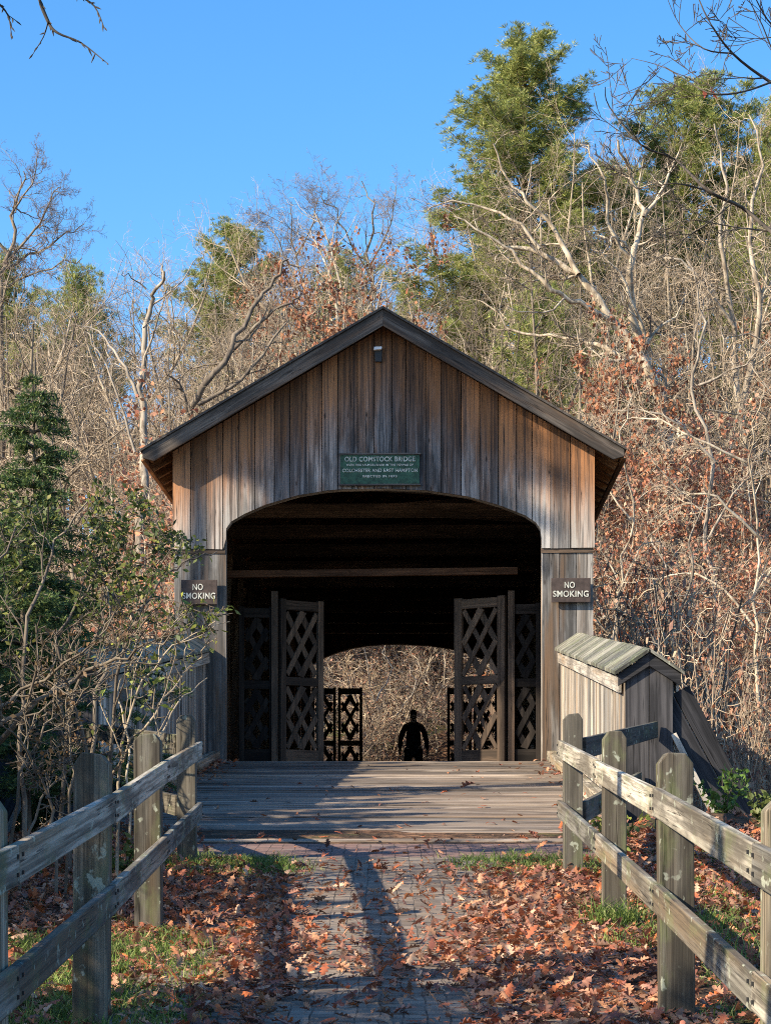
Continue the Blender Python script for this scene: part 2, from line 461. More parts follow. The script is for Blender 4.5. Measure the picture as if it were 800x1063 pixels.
# gates
def clip(x0, y0, x1, y1, a, b, c, d):
    t0, t1 = 0., 1.; dx, dy = x1 - x0, y1 - y0
    for p, qv in ((-dx, x0 - a), (dx, b - x0), (-dy, y0 - c), (dy, d - y0)):
        if abs(p) < 1e-9:
            if qv < 0: return None
        else:
            t = qv / p
            if p < 0: t0 = max(t0, t)
            else: t1 = min(t1, t)
    return None if t0 >= t1 else (x0 + dx * t0, y0 + dy * t0, x0 + dx * t1, y0 + dy * t1)
def gate(hx, y, w, ang, hgt, side, stile=.085, gm='gate'):
    """hinge at (hx,y), leaf runs towards the middle (-side), swung by ang"""
    e = empty('gate', (0, 0, 0)); e.parent = br
    e.location = (hx, y, .06); e.rotation_euler = (0, 0, ang if side < 0 else math.pi - ang)
    fr = MB(); f = lambda a, b, d: (a, d, b)
    def rect(a, b, c, d, dep): fr.prism([(a, c), (b, c), (b, d), (a, d)], dep, f)
    rect(0, stile, 0, hgt, (-.035, .035)); rect(w - stile, w, 0, hgt, (-.035, .035))
    for z0, z1 in ((.03, .22), (hgt * .5 - .06, hgt * .5 + .07), (hgt - .17, hgt - .02)):
        fr.prism([(stile, z0), (w - stile, z0), (w - stile, z1), (stile, z1)], (-.03, .03), f, along=0)
    fr.build('gate_frame', M[gm], e, .004)
    la = MB(); a, b = stile, w - stile
    for c, d in ((.22, hgt * .5 - .06), (hgt * .5 + .07, hgt - .17)):
        hh = d - c; ww = b - a
        for off in (-.46, .0, .46):
            for s2, dep in ((1, (-.024, -.001)), (-1, (.001, .024))):
                xm = (a + b) / 2; zm = (c + d) / 2 + off * hh
                dxl, dzl = ww, ww * 1.6
                sg = clip(xm - s2 * dxl * 2, zm - dzl * 2, xm + s2 * dxl * 2, zm + dzl * 2, a, b, c, d)
                if not sg: continue
                x0, z0, x1, z1 = sg
                l = math.hypot(x1 - x0, z1 - z0)
                if l < .12: continue
                ux, uz = (x1 - x0) / l, (z1 - z0) / l; px_, pz_ = -uz * .064, ux * .064
                def cl(p): return (min(max(p[0], a), b), min(max(p[1], c), d))
                la.prism([cl((x0 + px_, z0 + pz_)), cl((x0 - px_, z0 - pz_)), cl((x1 - px_, z1 - pz_)), cl((x1 + px_, z1 + pz_))], dep, f)
    la.build('gate_lattice', M[gm], e)
    return e
YG = 2.1
gate(-1.66, YG, .80, math.radians(36), 2.58, -1, .10)
gate(-2.30, YG - .04, .56, math.radians(8), 2.45, -1, gm='shade_gate')
gate(1.86, YG, .90, math.radians(30), 2.62, 1, .13)
gate(2.42, YG - .04, .50, math.radians(8), 2.5, 1, gm='shade_gate')
YF = L - 1.6
gate(-2.22, YF, .60, 0, 2.75, -1, .07); gate(-1.57, YF, .60, 0, 2.75, -1, .07)
gate(2.36, YF, .60, 0, 2.75, 1, .07); gate(1.71, YF, .60, 0, 2.75, 1, .07)
for x, y in ((-1.74, YG), (1.95, YG), (-2.31, YF), (2.45, YF)):
    mb = MB(); mb.beam((x, y, .01), (x, y, 2.75), .10, .10, up=(0, 1, 0)); mb.build('gate_post', M['gate'], br, .005)
mb = MB(); mb.beam((-2.6, YG + .1, 3.03), (2.05, YG - .02, 3.06), .10, .11); mb.build('header_beam', M['header'], br, .006)

# gable lamp and signs ------------------------------------------------------
lp = empty('wall_lamp', B((393 - 398) / S, -.078, (HZ - 366) / S - 1.48), -YAW)
tag(lp, 'small white flood lamp high under the roof peak of the bridge', 'lamp')
mb = MB(); mb.prism([(-.05, -.16), (.05, -.16), (.06, .05), (-.06, .05)], (.0, .05), lambda a, b, d: (a, -d, b)); mb.build('lamp_housing', M['lampmetal'], lp, .01)
mb = MB(); mb.prism([(-.07, .0), (.05, .012), (.055, .055), (-.065, .05)], (.03, .12), lambda a, b, d: (a, -d, b)); mb.build('lamp_glass', M['lampwhite'], lp, .012)

def text_mesh(name, txt, size, parent, loc, m, width=None, bold=0.0):
    cu = bpy.data.curves.new(name, 'FONT'); cu.body = txt; cu.size = size; cu.align_x = 'CENTER'; cu.align_y = 'CENTER'
    cu.extrude = .004; cu.offset = bold; cu.space_character = 1.08
    t = bpy.data.objects.new('tmp', cu); COL.objects.link(t)
    bpy.context.view_layer.update()
    me = bpy.data.meshes.new_from_object(t.evaluated_get(bpy.context.evaluated_depsgraph_get()))
    bpy.data.objects.remove(t)
    xsv = [v.co.x for v in me.vertices]; k = width / (max(xsv) - min(xsv)) if width else 1
    for v in me.vertices: v.co = (v.co.x * k, -v.co.z, v.co.y)
    me.materials.clear(); me.materials.append(m)
    o = bpy.data.objects.new(name, me); COL.objects.link(o); o.parent = parent; o.location = loc
    return o
def plate(mb, w, h, d0, d1, cut=0.0):
    p = [(-w / 2 + cut, -h / 2), (w / 2 - cut, -h / 2), (w / 2, -h / 2 + cut), (w / 2, h / 2 - cut), (w / 2 - cut, h / 2), (-w / 2 + cut, h / 2), (-w / 2, h / 2 - cut), (-w / 2, -h / 2 + cut)] if cut else [(-w / 2, -h / 2), (w / 2, -h / 2), (w / 2, h / 2), (-w / 2, h / 2)]
    mb.prism(p, (d0, d1), lambda a, b, d: (a, -d, b))
sg = empty('name_sign', B((394.5 - 398) / S, -.088, (HZ - 488.5) / S - 1.48), -YAW)
tag(sg, 'green painted bridge name board with cream lettering above the arch', 'sign')
mb = MB(); plate(mb, 1.16, .43, 0, .035); mb.build('board', M['green_paint'], sg, .006)
mb = MB()
mb.beam((-.6, -.025, .225), (.6, -.025, .225), .06, .022); mb.beam((-.6, -.025, -.226), (.6, -.025, -.226), .06, .022)
mb.build('frame', M['dark'], sg)
for txt, z, s_, w in (('OLD COMSTOCK BRIDGE', .145, .098, 1.03), ('OVER THE SALMON RIVER IN THE TOWNS OF', .062, .04, .98), ('COLCHESTER AND EAST HAMPTON', -.02, .07, 1.10), ('ERECTED IN 1873', -.105, .045, .5)):
    text_mesh('lettering', txt, s_, sg, (0, -.039, z), M['letter'], w, .0012)
for u0, u1, v0, v1, lab in ((188.5, 226, 602.5, 628, 'dark brown NO SMOKING board left of the bridge opening, leaves touching its edge'), (571.5, 612, 601.5, 626.5, 'dark brown NO SMOKING board right of the bridge opening on bare boards')):
    w = (u1 - u0) / S; h = (v1 - v0) / S
    s_ = empty('no_smoking_sign', B(((u0 + u1) / 2 - 398) / S, -.105, (HZ - (v0 + v1) / 2) / S - 1.48), -YAW)
    tag(s_, lab, 'sign', 'no smoking signs')
    mb = MB(); plate(mb, w, h, -.012, .018); mb.build('board', M['sign_brown'], s_, .005)
    mb = MB(); mb.beam((-w * .3, .045, 0), (w * .3, .045, 0), .065, .05); mb.build('bracket', M['dark'], s_)
    text_mesh('lettering', 'NO', .125, s_, (-.02, -.022, .07), M['letter'], .15, .002)
    text_mesh('lettering', 'SMOKING', .125, s_, (0, -.022, -.06), M['letter'], w * .9, .002)

# ------------------------------------------------------------------ approach: plank ramp, kerbs, low roofed walls
SL = (1.48 - .167) / 14.0
def ramp(y):  # bridge-local y (0 at portal) -> local z
    return SL * y
mb = MB(); y = -13.95
while y < -.0:
    w = random.uniform(.21, .29); y1 = min(y + w, .02)
    e0 = random.uniform(-.015, .015); hgt = random.uniform(-.012, .012)
    vs = lambda a, b, d: (a, b, ramp(b) + d)
    mb.prism([(-2.52 + e0, y + .009), (2.52 + e0, y + .009), (2.52 + e0, y1 - .009), (-2.52 + e0, y1 - .009)], (-.07, hgt), vs, along=0)
    y = y1
dk = mb.build('boardwalk', M['deck'], None, .006); dk.location = P0; dk.rotation_euler = (0, 0, -YAW); tag(dk, kind='structure')
for side in (-1, 1):
    mb = MB(); mb.beam((side * 2.46, -12.0, ramp(-12) + .085), (side * 2.46, -.1, ramp(-.1) + .085), .13, .15)
    k = mb.build('kerb', M['fence'], None, .012); k.location = P0; k.rotation_euler = (0, 0, -YAW); tag(k, kind='structure')

for side, lab in ((-1, 'low roofed plank wall on the left of the ramp, half hidden by the bush'), (1, 'low grey plank wall with mossy gabled cap on the right of the ramp')):
    w = empty('parapet_wall', B(side * 2.85, -11, ramp(-11)), -YAW)
    tag(w, lab, 'parapet wall', 'roofed parapet walls of the ramp')
    O = Vector((side * 2.85, -11, ramp(-11)))
    Lp = 10.92
    def zt(y): return 1.33 + (.22) * y / Lp     # eave height above the ramp
    def zb(y): return SL * y
    for face in (-1, 1):
        mb = MB(); y = 0.0
        while y < Lp:
            bw = random.uniform(.17, .24); y1 = min(y + bw, Lp)
            mb.prism([(y + .004, zb(y) - .35), (y1 - .004, zb(y1) - .35), (y1 - .004, zb(y1) + zt(y1)), (y + .004, zb(y) + zt(y))],
                     (0, .025 + random.choice([0, .006, .012])), lambda a, b, d, f_=face: (f_ * (.215 + d), a, b))
            y = y1
        mb.build('side_boards', M['pony'], w)
    mb = MB()
    for a, b in ((-.235, -.003), (.003, .235)):
        mb.prism([(a, -.35), (b, -.35), (b, 1.36 + .16 * (1 - abs(b) / .24)), (a, 1.36 + .16 * (1 - abs(a) / .24))], (-.02, -.058), lambda a, b, d: (a, d, b))
    mb.build('end_boards', M['shadeface'], w, .004)
    mb = MB()
    for sg_ in (-1, 1):
        mb.prism([(0, 1.62), (sg_ * .31, 1.41), (sg_ * .31, 1.29), (0, 1.49)], (-.06, -.10), lambda a, b, d: (a, d, b), along=0)
    mb.build('end_trim', M['shadeface'], w, .004)
    for sg_ in (-1, 1):
        mb = MB(); y = -.16
        while y < Lp:
            bw = random.uniform(.5, .9); y1 = min(y + bw, Lp)
            ht = random.uniform(0, .014)
            mb.prism([(0, 0), (1, 0), (1, 1), (0, 1)], (0, .035), lambda a, b, d, y=y, y1=y1, s2=sg_, ht=ht: (
                s2 * (.008 + a * (.335)), y + .018 + b * (y1 - y - .036), zb(y + b * (y1 - y)) + zt(y + b * (y1 - y)) + .30 - a * .225 + d + ht), along=0)
            y = y1
        mb.build('cap_boards', M['capboard'], w)
        mb = MB(); mb.beam((sg_ * .285, 0, zt(0) - .02), (sg_ * .285, Lp, zb(Lp) + zt(Lp) - .02), .03, .15); mb.build('cap_fascia', M['pony'], w)
    mb = MB()  # raking shore on the outside and its thinner strut
    gx = hz(*(B(side * 3.85, -10.9, 0).xy)) - B(0, -11, ramp(-11)).z
    for o_ in (-.092, .092):
        mb.beam((side * .24, .03 + abs(o_) * .05, 1.22), (side * 1.25, .03, min(gx, .0) - .15), .07, .172, shift=(0, o_))
    mb.build('shore', M['shadeface'], w, .006)
    mb = MB(); mb.beam((side * .24, -.04, .82), (side * .95, -.04, min(gx, 0) - .1), .06, .06); mb.build('strut', M['pony'], w, .004)

# ------------------------------------------------------------------ fences
def fence(name, posts, side, label, links, tops):
    """posts: (x, y, dark); rails on the path side"""
    e = empty(name, (posts[0][0], posts[0][1], float(road(posts[0][1]))))
    tag(e, label, 'fence')
    o0 = Vector(e.location)
    hw = .075
    for (x, y, dark, h) in posts:
        mb = MB(); z0 = float(road(y)); c = .035
        w2 = hw + random.uniform(-.006, .006)
        lx, lz = random.uniform(-.012, .012), random.uniform(-.01, .01)
        pr = [(-w2, -.35), (w2, -.35), (w2 + lx, h - .045), (w2 * .55 + lx, h), (-w2 * .55 + lx, h + lz), (-w2 + lx, h - .045)]
        mb.prism(pr, (-hw, hw), lambda a, b, d: (x - o0.x + a, y - o0.y + d, z0 - o0.z + b))
        mb.build('post', M['fencedark'] if dark else M['fencepost'], e, .006)
    for k in range(len(posts) - 1):
        (xa, ya, _, _), (xb, yb, _, _) = posts[k], posts[k + 1]
        for za_, zb_ in zip(tops[k], tops[k + 1]):
            j = random.uniform(-.006, .006); j2 = random.uniform(-.006, .006)
            mb = MB()
            ex = .06
            p0 = Vector((xa - side * (hw + .021), ya + (hw - .01 if k == 0 else -.0), road(ya) + za_ - .07 + j)) - o0
            p1 = Vector((xb - side * (hw + .021), yb + .004, road(yb) + zb_ - .07 + j2)) - o0
            mb.beam(p0, p1, .036, .13)
            ro = mb.build('rail', M['fence'], e, .005)
            bo = MB()
            for p_, q_ in ((p0, p1), (p1, p0)):
                dd_ = (q_ - p_).normalized()
                for zo in (-.03, .03):
                    c_ = p_ + dd_ * .05 + Vector((-side * .019, 0, zo))
                    bo.beam(c_, c_ + Vector((-side * .006, 0, 0)), .014, .014)
            bo.build('nail_heads', M['lampmetal'], ro)
    (xa, ya, _, _) = posts[0]
    for zr, end in links:
        mb = MB(); mb.beam(Vector((xa + side * .082, ya + .04, road(ya) + zr)) - o0, Vector(end) - o0, .045, .16)
        mb.build('link_rail', M['fencedark'], e, .006)
zl = float(B(0, -11, ramp(-11)).z)
ep = B(2.85, -11.07, 0); el = B(-2.85, -11.07, 0)
fence('rail_fence', [(1.41, 17.4, True, 1.19), (1.40, 14.2, False, 1.17), (1.33, 10.55, False, 1.2), (1.30, 7.5, False, 1.2), (1.28, 4.3, False, 1.2)], 1,
      'weathered two rail wooden fence along the right edge of the path', [(.93, (ep.x + .06, ep.y - .03, zl + .86)), (.45, (ep.x - .1, ep.y - .03, zl + .36))], [(1.0, .55), (1.0, .55), (1.05, .62), (1.06, .64), (1.08, .66)])
fence('rail_fence', [(-1.55, 18.1, True, 1.16), (-1.41, 13.8, False, 1.17), (-1.33, 10.45, False, 1.2), (-1.30, 7.5, False, 1.2), (-1.3, 4.3, False, 1.2)], -1,
      'mossy two rail wooden fence along the left of the path in front of the bush', [(.93, (el.x + .1, el.y - .03, zl + .86)), (.45, (el.x + .1, el.y - .03, zl + .36))], [(.965, .49), (1.02, .57), (1.03, .62), (1.05, .655), (1.08, .69)])

# ------------------------------------------------------------------ plants: tubes, leaves, needles
class PB:
    """tubes + small faces with colour, collected in numpy"""
    def __init__(s): s.V = []; s.Q = []; s.T = []; s.C = []; s.n = 0
    def tube(s, P, R, n=3, cap=False):
        P = np.asarray(P, float); R = np.asarray(R, float); k = len(P)
        Tn = np.gradient(P, axis=0); Tn /= np.linalg.norm(Tn, axis=1)[:, None] + 1e-9
        d = P[-1] - P[0]; ref = np.array([0, 0, 1.]) if abs(d[2]) < .7 * np.linalg.norm(d) else np.array([1., .2, 0])
        U = np.cross(Tn, ref); U /= np.linalg.norm(U, axis=1)[:, None] + 1e-9; W = np.cross(Tn, U)
        a = np.arange(n) * 2 * math.pi / n
        ring = P[:, None] + R[:, None, None] * (np.cos(a)[None, :, None] * U[:, None] + np.sin(a)[None, :, None] * W[:, None])
        idx = s.n + np.arange(k * n).reshape(k, n)
        j = np.roll(np.arange(n), -1)
        s.Q.append(np.stack([idx[:-1], idx[:-1][:, j], idx[1:][:, j], idx[1:]], -1).reshape(-1, 4))
        s.V.append(ring.reshape(-1, 3)); s.n += k * n
    def quads(s, V, C):
        """V: (k,4,3), C: (k,3)"""
        k = len(V)
        if not k: return
        while len(s.C) < len(s.V): s.C.append(np.zeros((len(s.V[len(s.C)]), 3)))
        s.Q.append(s.n + np.arange(k * 4).reshape(k, 4)); s.V.append(V.reshape(-1, 3)); s.C.append(np.repeat(C, 4, 0)); s.n += k * 4
    def mesh(s, name, smooth=False):
        at = None
        if s.C:
            c = np.concatenate(s.C); at = {'col': ('FLOAT_COLOR', np.concatenate([c, np.ones((len(c), 1))], 1))}
        return mesh_np(name, np.concatenate(s.V), [(4, np.concatenate(s.Q))], at, smooth)

def nrm(v): return v / (np.linalg.norm(v, axis=-1, keepdims=True) + 1e-9)
def spray(rng, P, D, length, width, cols, jit=.5, fold=0.0):
    """leaf quads at points P pointing about D; returns V,C"""
    k = len(P)
    D = nrm(D + rng.normal(0, jit, (k, 3)))
    S_ = nrm(np.cross(D, rng.normal(0, 1, (k, 3))))
    l = length * rng.uniform(.65, 1.25, (k, 1)); w = width * rng.uniform(.7, 1.2, (k, 1))
    N = np.cross(D, S_)
    a = P; b = P + D * l * .5 + S_ * w * .5 + N * fold * w; c = P + D * l; d = P + D * l * .5 - S_ * w * .5 + N * fold * w
    C = np.asarray(cols)[rng.integers(0, len(cols), k)] * rng.uniform(.75, 1.25, (k, 1))
    return np.stack([a, b, c, d], 1), C

def grow(rng, p, d, Ln, r, lvl, out, cfg):
    c = cfg[lvl]
    k = c.get('k', 5); st = Ln / k
    pts = [p.copy()]; rad = [r]; dirs = [d]
    tip = c.get('tip', .3)
    for i_ in range(k):
        d = nrm(d + rng.normal(0, c.get('wig', .15), 3) + np.array([0, 0, c.get('up', .05)]))
        p = p + d * st; pts.append(p); dirs.append(d)
        rad.append(max(r * (1 - (1 - tip) * (i_ + 1) / k), .004))
    out.append((np.array(pts), np.array(rad), lvl, np.array(dirs)))
    if lvl + 1 < len(cfg): kids(rng, np.array(pts), np.array(rad), np.array(dirs), Ln, lvl, out, cfg)
def kids(rng, pts, rad, dirs, Ln, lvl, out, cfg):
    c = cfg[lvl]; nc = cfg[lvl + 1]
    k = len(pts) - 1
    n = max(1, int(round(c['n'] * rng.uniform(.8, 1.2))))
    for j in range(n):
        t = c.get('t0', .25) + (1 - c.get('t0', .25)) * (j + rng.uniform(0, 1)) / n
        f = t * k; a = min(int(f), k - 1); q_ = pts[a] + (pts[a + 1] - pts[a]) * (f - a)
        rr = rad[a] + (rad[a + 1] - rad[a]) * (f - a)
        dd = dirs[a + 1]
        side = nrm(np.cross(dd, rng.normal(0, 1, 3)))
        ang = math.radians(rng.uniform(*c.get('ang', (28, 60))))
        nd = nrm(dd * math.cos(ang) + side * math.sin(ang))
        grow(rng, q_, nd, Ln * c['ratio'] * (1.15 - c.get('fall', .6) * t) * rng.uniform(.7, 1.25), min(rr * c.get('rr', .6), nc.get('rmax', 9)), lvl + 1, out, cfg)

def plant(name_pairs):  # [(partname, mesh, mat)], returns root-less children list
    pass
def from_branches(out, split=1, sides=(8, 5, 4, 3, 3)):
    a, b = PB(), PB()
    for P, R, l, _ in out:
        (a if l <= split else b).tube(P, R, sides[min(l, len(sides) - 1)])
    return a, b

def bare_cfg(n1=15, n2=7, n3=6, trunk_wig=.06, r1=.6):
    return [dict(k=9, n=n1, ratio=.37, t0=.22, ang=(28, 70), wig=trunk_wig, up=.06, tip=.18, rr=.55, fall=.52),
            dict(k=7, n=n2, ratio=.44, t0=.15, ang=(28, 70), wig=.26, up=.08, tip=.25, rr=.6),
            dict(k=5, n=n3, ratio=.48, t0=.12, ang=(28, 70), wig=.28, up=.05, tip=.4, rmax=.035),
            dict(k=3, n=0, wig=.3, up=.04, tip=.6, rmax=.022)]

def make_bare(seed, hgt, r, cfg, leaves=None, tm='bark'):
    rng = np.random.default_rng(seed)
    out = []
    grow(rng, np.zeros(3) + [0, 0, -.3], nrm(np.array([rng.normal(0, .06), rng.normal(0, .06), 1.])), hgt + .3, r, 0, out, cfg)
    a, b = from_branches(out)
    e = empty('bare_tree')
    link('trunk', a.mesh('trunk', True), M[tm], e)
    cr = link('crown', b.mesh('crown'), M['twig'], e)
    if leaves:
        lv = PB(); P = np.concatenate([o[0][1:] for o in out if o[2] >= 2]); 
        ph = rng.uniform(0, 6, 3); cl_ = .5 + .5 * np.sin(P[:, 0] * 1.7 + ph[0]) * np.sin(P[:, 1] * 1.7 + ph[1]) * np.sin(P[:, 2] * 1.5 + ph[2]) * 1.8; P = np.repeat(P[rng.random(len(P)) < leaves[0] * 1.6 * cl_], 2, 0); P = P + rng.normal(0, .06, P.shape)
        V, C = spray(rng, P, np.tile([0, 0, -.6], (len(P), 1)), .115, .075, leaves[1], .8, .15); lv.quads(V, C)
        link('leaves', lv.mesh('leaves'), M['deadleaf'], e)
    return e

RUST = [(.30, .105, .045), (.24, .085, .045), (.36, .16, .075), (.20, .09, .06), (.38, .20, .11)]
protos = []
for s_ in range(7):
    protos.append(make_bare(100 + s_, 14.0, .125 + .02 * (s_ % 3), bare_cfg(13 + s_ % 4 * 2, 7, (4, 2, 3)[s_ % 3], .07 + .03 * (s_ % 3)), None, 'palebark' if s_ % 3 == 1 else 'bark'))
rusty = [make_bare(200 + s_, 8.0, .08, bare_cfg(14, 7, 5, .09), (.9, RUST), 'bark') for s_ in range(2)]
def put(e, x, y, hgt, base_h, rz, group, label, name='bare_tree', cat='tree', wide=1.0):
    e.name = name
    s = hgt / base_h
    e.location = (x, y, hz(x, y) - .05); e.rotation_euler = (0, 0, rz); e.scale = (s * wide, s * wide, s)
    tag(e, label, cat, group)
    return e
used = set()
def inst(proto, *a, **k):
    if id(proto) in used: c = copy_tree(proto)
    else: used.add(id(proto)); c = proto
    return put(c, *a, **k)

rs = np.random.default_rng(5)
SKY_U = [-60, 0, 60, 130, 200, 290, 380, 430, 480, 560, 620, 645, 700, 800, 860]
SKY_V = [300, 285, 300, 285, 255, 225, 200, 250, 190, 150, 135, 185, 150, 110, 110]
GT = 'bare trees crowding the wooded hillside'
LT = 'slender leafless tree crowded into the sunlit wood on the hillside'
def too_close(x, y, lst, d):
    return any((x - a) ** 2 + (y - b) ** 2 < d * d for a, b in lst)
spots = []
tries = 0
while len(spots) < 225 and tries < 6000:
    tries += 1
    Y = rs.uniform(68, 116); u = rs.uniform(-60, 860)
    X = (u - 400) * Y / F
    if abs(X - .7) < 2.0 and Y < 74: continue
    if too_close(X, Y, spots, 1.0): continue
    spots.append((X, Y))
    base = hz(X, Y); top = (HZ - np.interp(u, SKY_U, SKY_V)) * Y / F
    hmax = top - base
    hgt = min(hmax * rs.uniform(.62, 1.0) if Y > 88 else hmax * rs.uniform(.4, .85), 17.5)
    hgt = max(hgt, 4.5)
    inst(protos[int(rs.integers(0, 7))], X, Y, hgt, 14.0, rs.uniform(0, 6.28), GT, LT, wide=rs.uniform(.75, 1.1) * (1.0 if hgt > 9 else 1.25))
n0 = 0; tries = 0
while n0 < 30 and tries < 2000:
    tries += 1
    Y = rs.uniform(74, 104); u = rs.uniform(-30, 260); X = (u - 400) * Y / F
    if too_close(X, Y, spots, .8): continue
    spots.append((X, Y)); n0 += 1
    hgt = max((HZ - rs.uniform(285, 390)) * Y / F - hz(X, Y), 4.0)
    inst(protos[int(rs.integers(0, 7))], X, Y, hgt, 14.0, rs.uniform(0, 6.28), GT, LT, wide=rs.uniform(.9, 1.3))
# rust-leaved small oaks
GR = 'rust leaved young oaks on the hillside'
for (u, Y, vt) in ((372, 80, 278), (335, 77, 305), (355, 74, 312), (612, 63, 385), (650, 64, 400), (690, 66, 410), (690, 68, 470), (790, 84, 330), (565, 72, 420), (720, 66, 520), (655, 64, 500), (285, 90, 310), (770, 76, 470)):
    X = (u - 400) * Y / F
    hgt = max((HZ - vt) * Y / F - hz(X, Y), 3.0)
    inst(rusty[int(rs.integers(0, 2))], X, Y, hgt, 8.0, rs.uniform(0, 6.28), GR, 'young oak still holding rust brown leaves among the bare trees', name='young_oak', wide=.8)

BEECH = [(.50, .25, .16), (.44, .17, .10), (.52, .31, .21), (.38, .15, .09), (.48, .20, .10)]
beech = [make_bare(220 + s_, 7.0, .06, bare_cfg(16, 8, 6, .11), ((.16, .28, .42)[s_], (BEECH, RUST + BEECH, BEECH + [(.5, .38, .24)])[s_]), 'palebark') for s_ in range(3)]
GB = 'young beeches with pale dead leaves right of the bridge'
sb = []; tries = 0
while len(sb) < 46 and tries < 4000:
    tries += 1
    Y = rs.uniform(54, 78); u = rs.uniform(600, 860) if len(sb) < 36 else rs.uniform(130, 190)
    X = (u - 400) * Y / F
    if too_close(X, Y, sb, .9) or (Y < 63 and abs(X - .5) < 4.9): continue
    sb.append((X, Y)); vt = rs.uniform(440, 640)
    hgt = max((HZ - vt) * Y / F - hz(X, Y), 2.5)
    inst(beech[int(rs.integers(0, 3))], X, Y, hgt, 7.0, rs.uniform(0, 6.28), GB, 'young beech with pinkish tan withered leaves in the brush', name='young_beech', wide=rs.uniform(.8, 1.2))

# ------------------------------------------------------------------ pines
PINE = [(.28, .32, .09), (.19, .23, .065), (.36, .38, .11), (.44, .42, .14), (.14, .18, .055)]
def make_pine(seed, hgt, crown, rad, dens=1.0):
    rng = np.random.default_rng(seed)
    tr = PB(); nd = PB()
    z = np.linspace(-.3, hgt, 12)
    P = np.stack([np.cumsum(rng.normal(0, .04, 12)), np.cumsum(rng.normal(0, .04, 12)), z], 1)
    tr.tube(P, np.linspace(hgt * .0145, .02, 12), 8)
    zc = hgt - crown
    zz = zc
    while zz < hgt - .1:
        t = (zz - zc) / crown
        R = rad * (min(1, .5 + 1.6 * t) * (1 - t) ** .55 + .07)
        for j in range(int(rng.integers(4, 7))):
            a = rng.uniform(0, 6.28); Lb = R * rng.uniform(.35, 1.3)
            p0 = np.array([np.interp(zz, z, P[:, 0]), np.interp(zz, z, P[:, 1]), zz + rng.uniform(-.2, .2)])
            d = nrm(np.array([math.cos(a), math.sin(a), rng.uniform(.05, .35) + t * .5]))
            k = 5; pts = [p0]
            for i_ in range(k):
                d = nrm(d + rng.normal(0, .1, 3) + [0, 0, .05]); pts.append(pts[-1] + d * Lb / k)
            pts = np.array(pts); tr.tube(pts, np.linspace(.035, .01, k + 1), 3)
            # tufts on the outer two thirds
            m = int(max(4, Lb * 13 * dens))
            for tt in rng.uniform(.3, 1.0, m):
                f = tt * k; i0 = min(int(f), k - 1)
                c = pts[i0] + (pts[i0 + 1] - pts[i0]) * (f - i0) + rng.normal(0, .15 * (1.2 - tt) + .09, 3)
                nn = 24
                Dd = nrm(rng.normal(0, .75, (nn, 3)) + [0, 0, .6] + d * .6)
                V, C = spray(rng, np.tile(c, (nn, 1)) + Dd * .03, Dd, .19, .02, PINE, .3)
                nd.quads(V, C * rng.uniform(.75, 1.3))
        zz += rng.uniform(.22, .42)
    e = empty('pine_tree')
    link('trunk', tr.mesh('trunk', True), M['pinebark'], e); link('crown', nd.mesh('crown'), M['needle'], e)
    return e
pineA = make_pine(1, 17, 14, 3.9, 1.9); pineB = make_pine(2, 14, 9.5, 4.2, 1.9); pineC = make_pine(3, 9, 7, 3.0, 1.2)
def pine(proto, ph, u, Y, vt, label, wide=1.0, group='pines standing among the bare trees'):
    X = (u - 400) * Y / F; h_ = (HZ - vt) * Y / F - hz(X, Y)
    return inst(proto, X, Y, h_, ph, rs.uniform(0, 6.28), group, label, name='pine_tree', wide=wide)
pine(pineA, 17, 540, 99, 42, 'tallest green pine standing above the bridge roof on the right', 1.4)
pine(pineB, 14, 722, 102, 92, 'broad pine rising above the bare trees at the right skyline', 1.3)
pine(pineB, 14, 812, 100, 112, 'pine cut by the right edge of the photo at the skyline', .8)
pine(pineB, 14, 243, 108, 243, 'rounded pine crown on the skyline above the left roof slope', 1.1)
pine(pineC, 9, 78, 108, 284, 'small pine on the skyline between the bare crown and the dead snag', .8)
pine(pineC, 9, 6, 104, 276, 'dark pine at the far left edge below the large bare crown', .8)
pine(pineC, 9, 352, 107, 265, 'pine half hidden by rust leaves left of the roof peak', .9)
pine(pineC, 9, 560, 84, 300, 'lower pine tucked under the tallest pine', .9)
pine(pineC, 9, 640, 86, 330, 'shaded pine between the two leaning pale trunks', .9)
pine(pineC, 9, 790, 70, 585, 'small bright green pine low at the right edge in the brush', .55)
for u_, v_, w_ in ((600, 225, .8), (655, 200, .9), (690, 215, .8), (765, 175, .8), (480, 300, .7), (420, 300, .6)):
    pine(pineC if w_ < .85 else pineB, 9 if w_ < .85 else 14, u_, 112, v_, 'back row pine veiled by bare branches along the ridge to the right', w_)
pine(pineC, 9, 800, 92, 240, 'middle pine at the right edge below the skyline', .9)

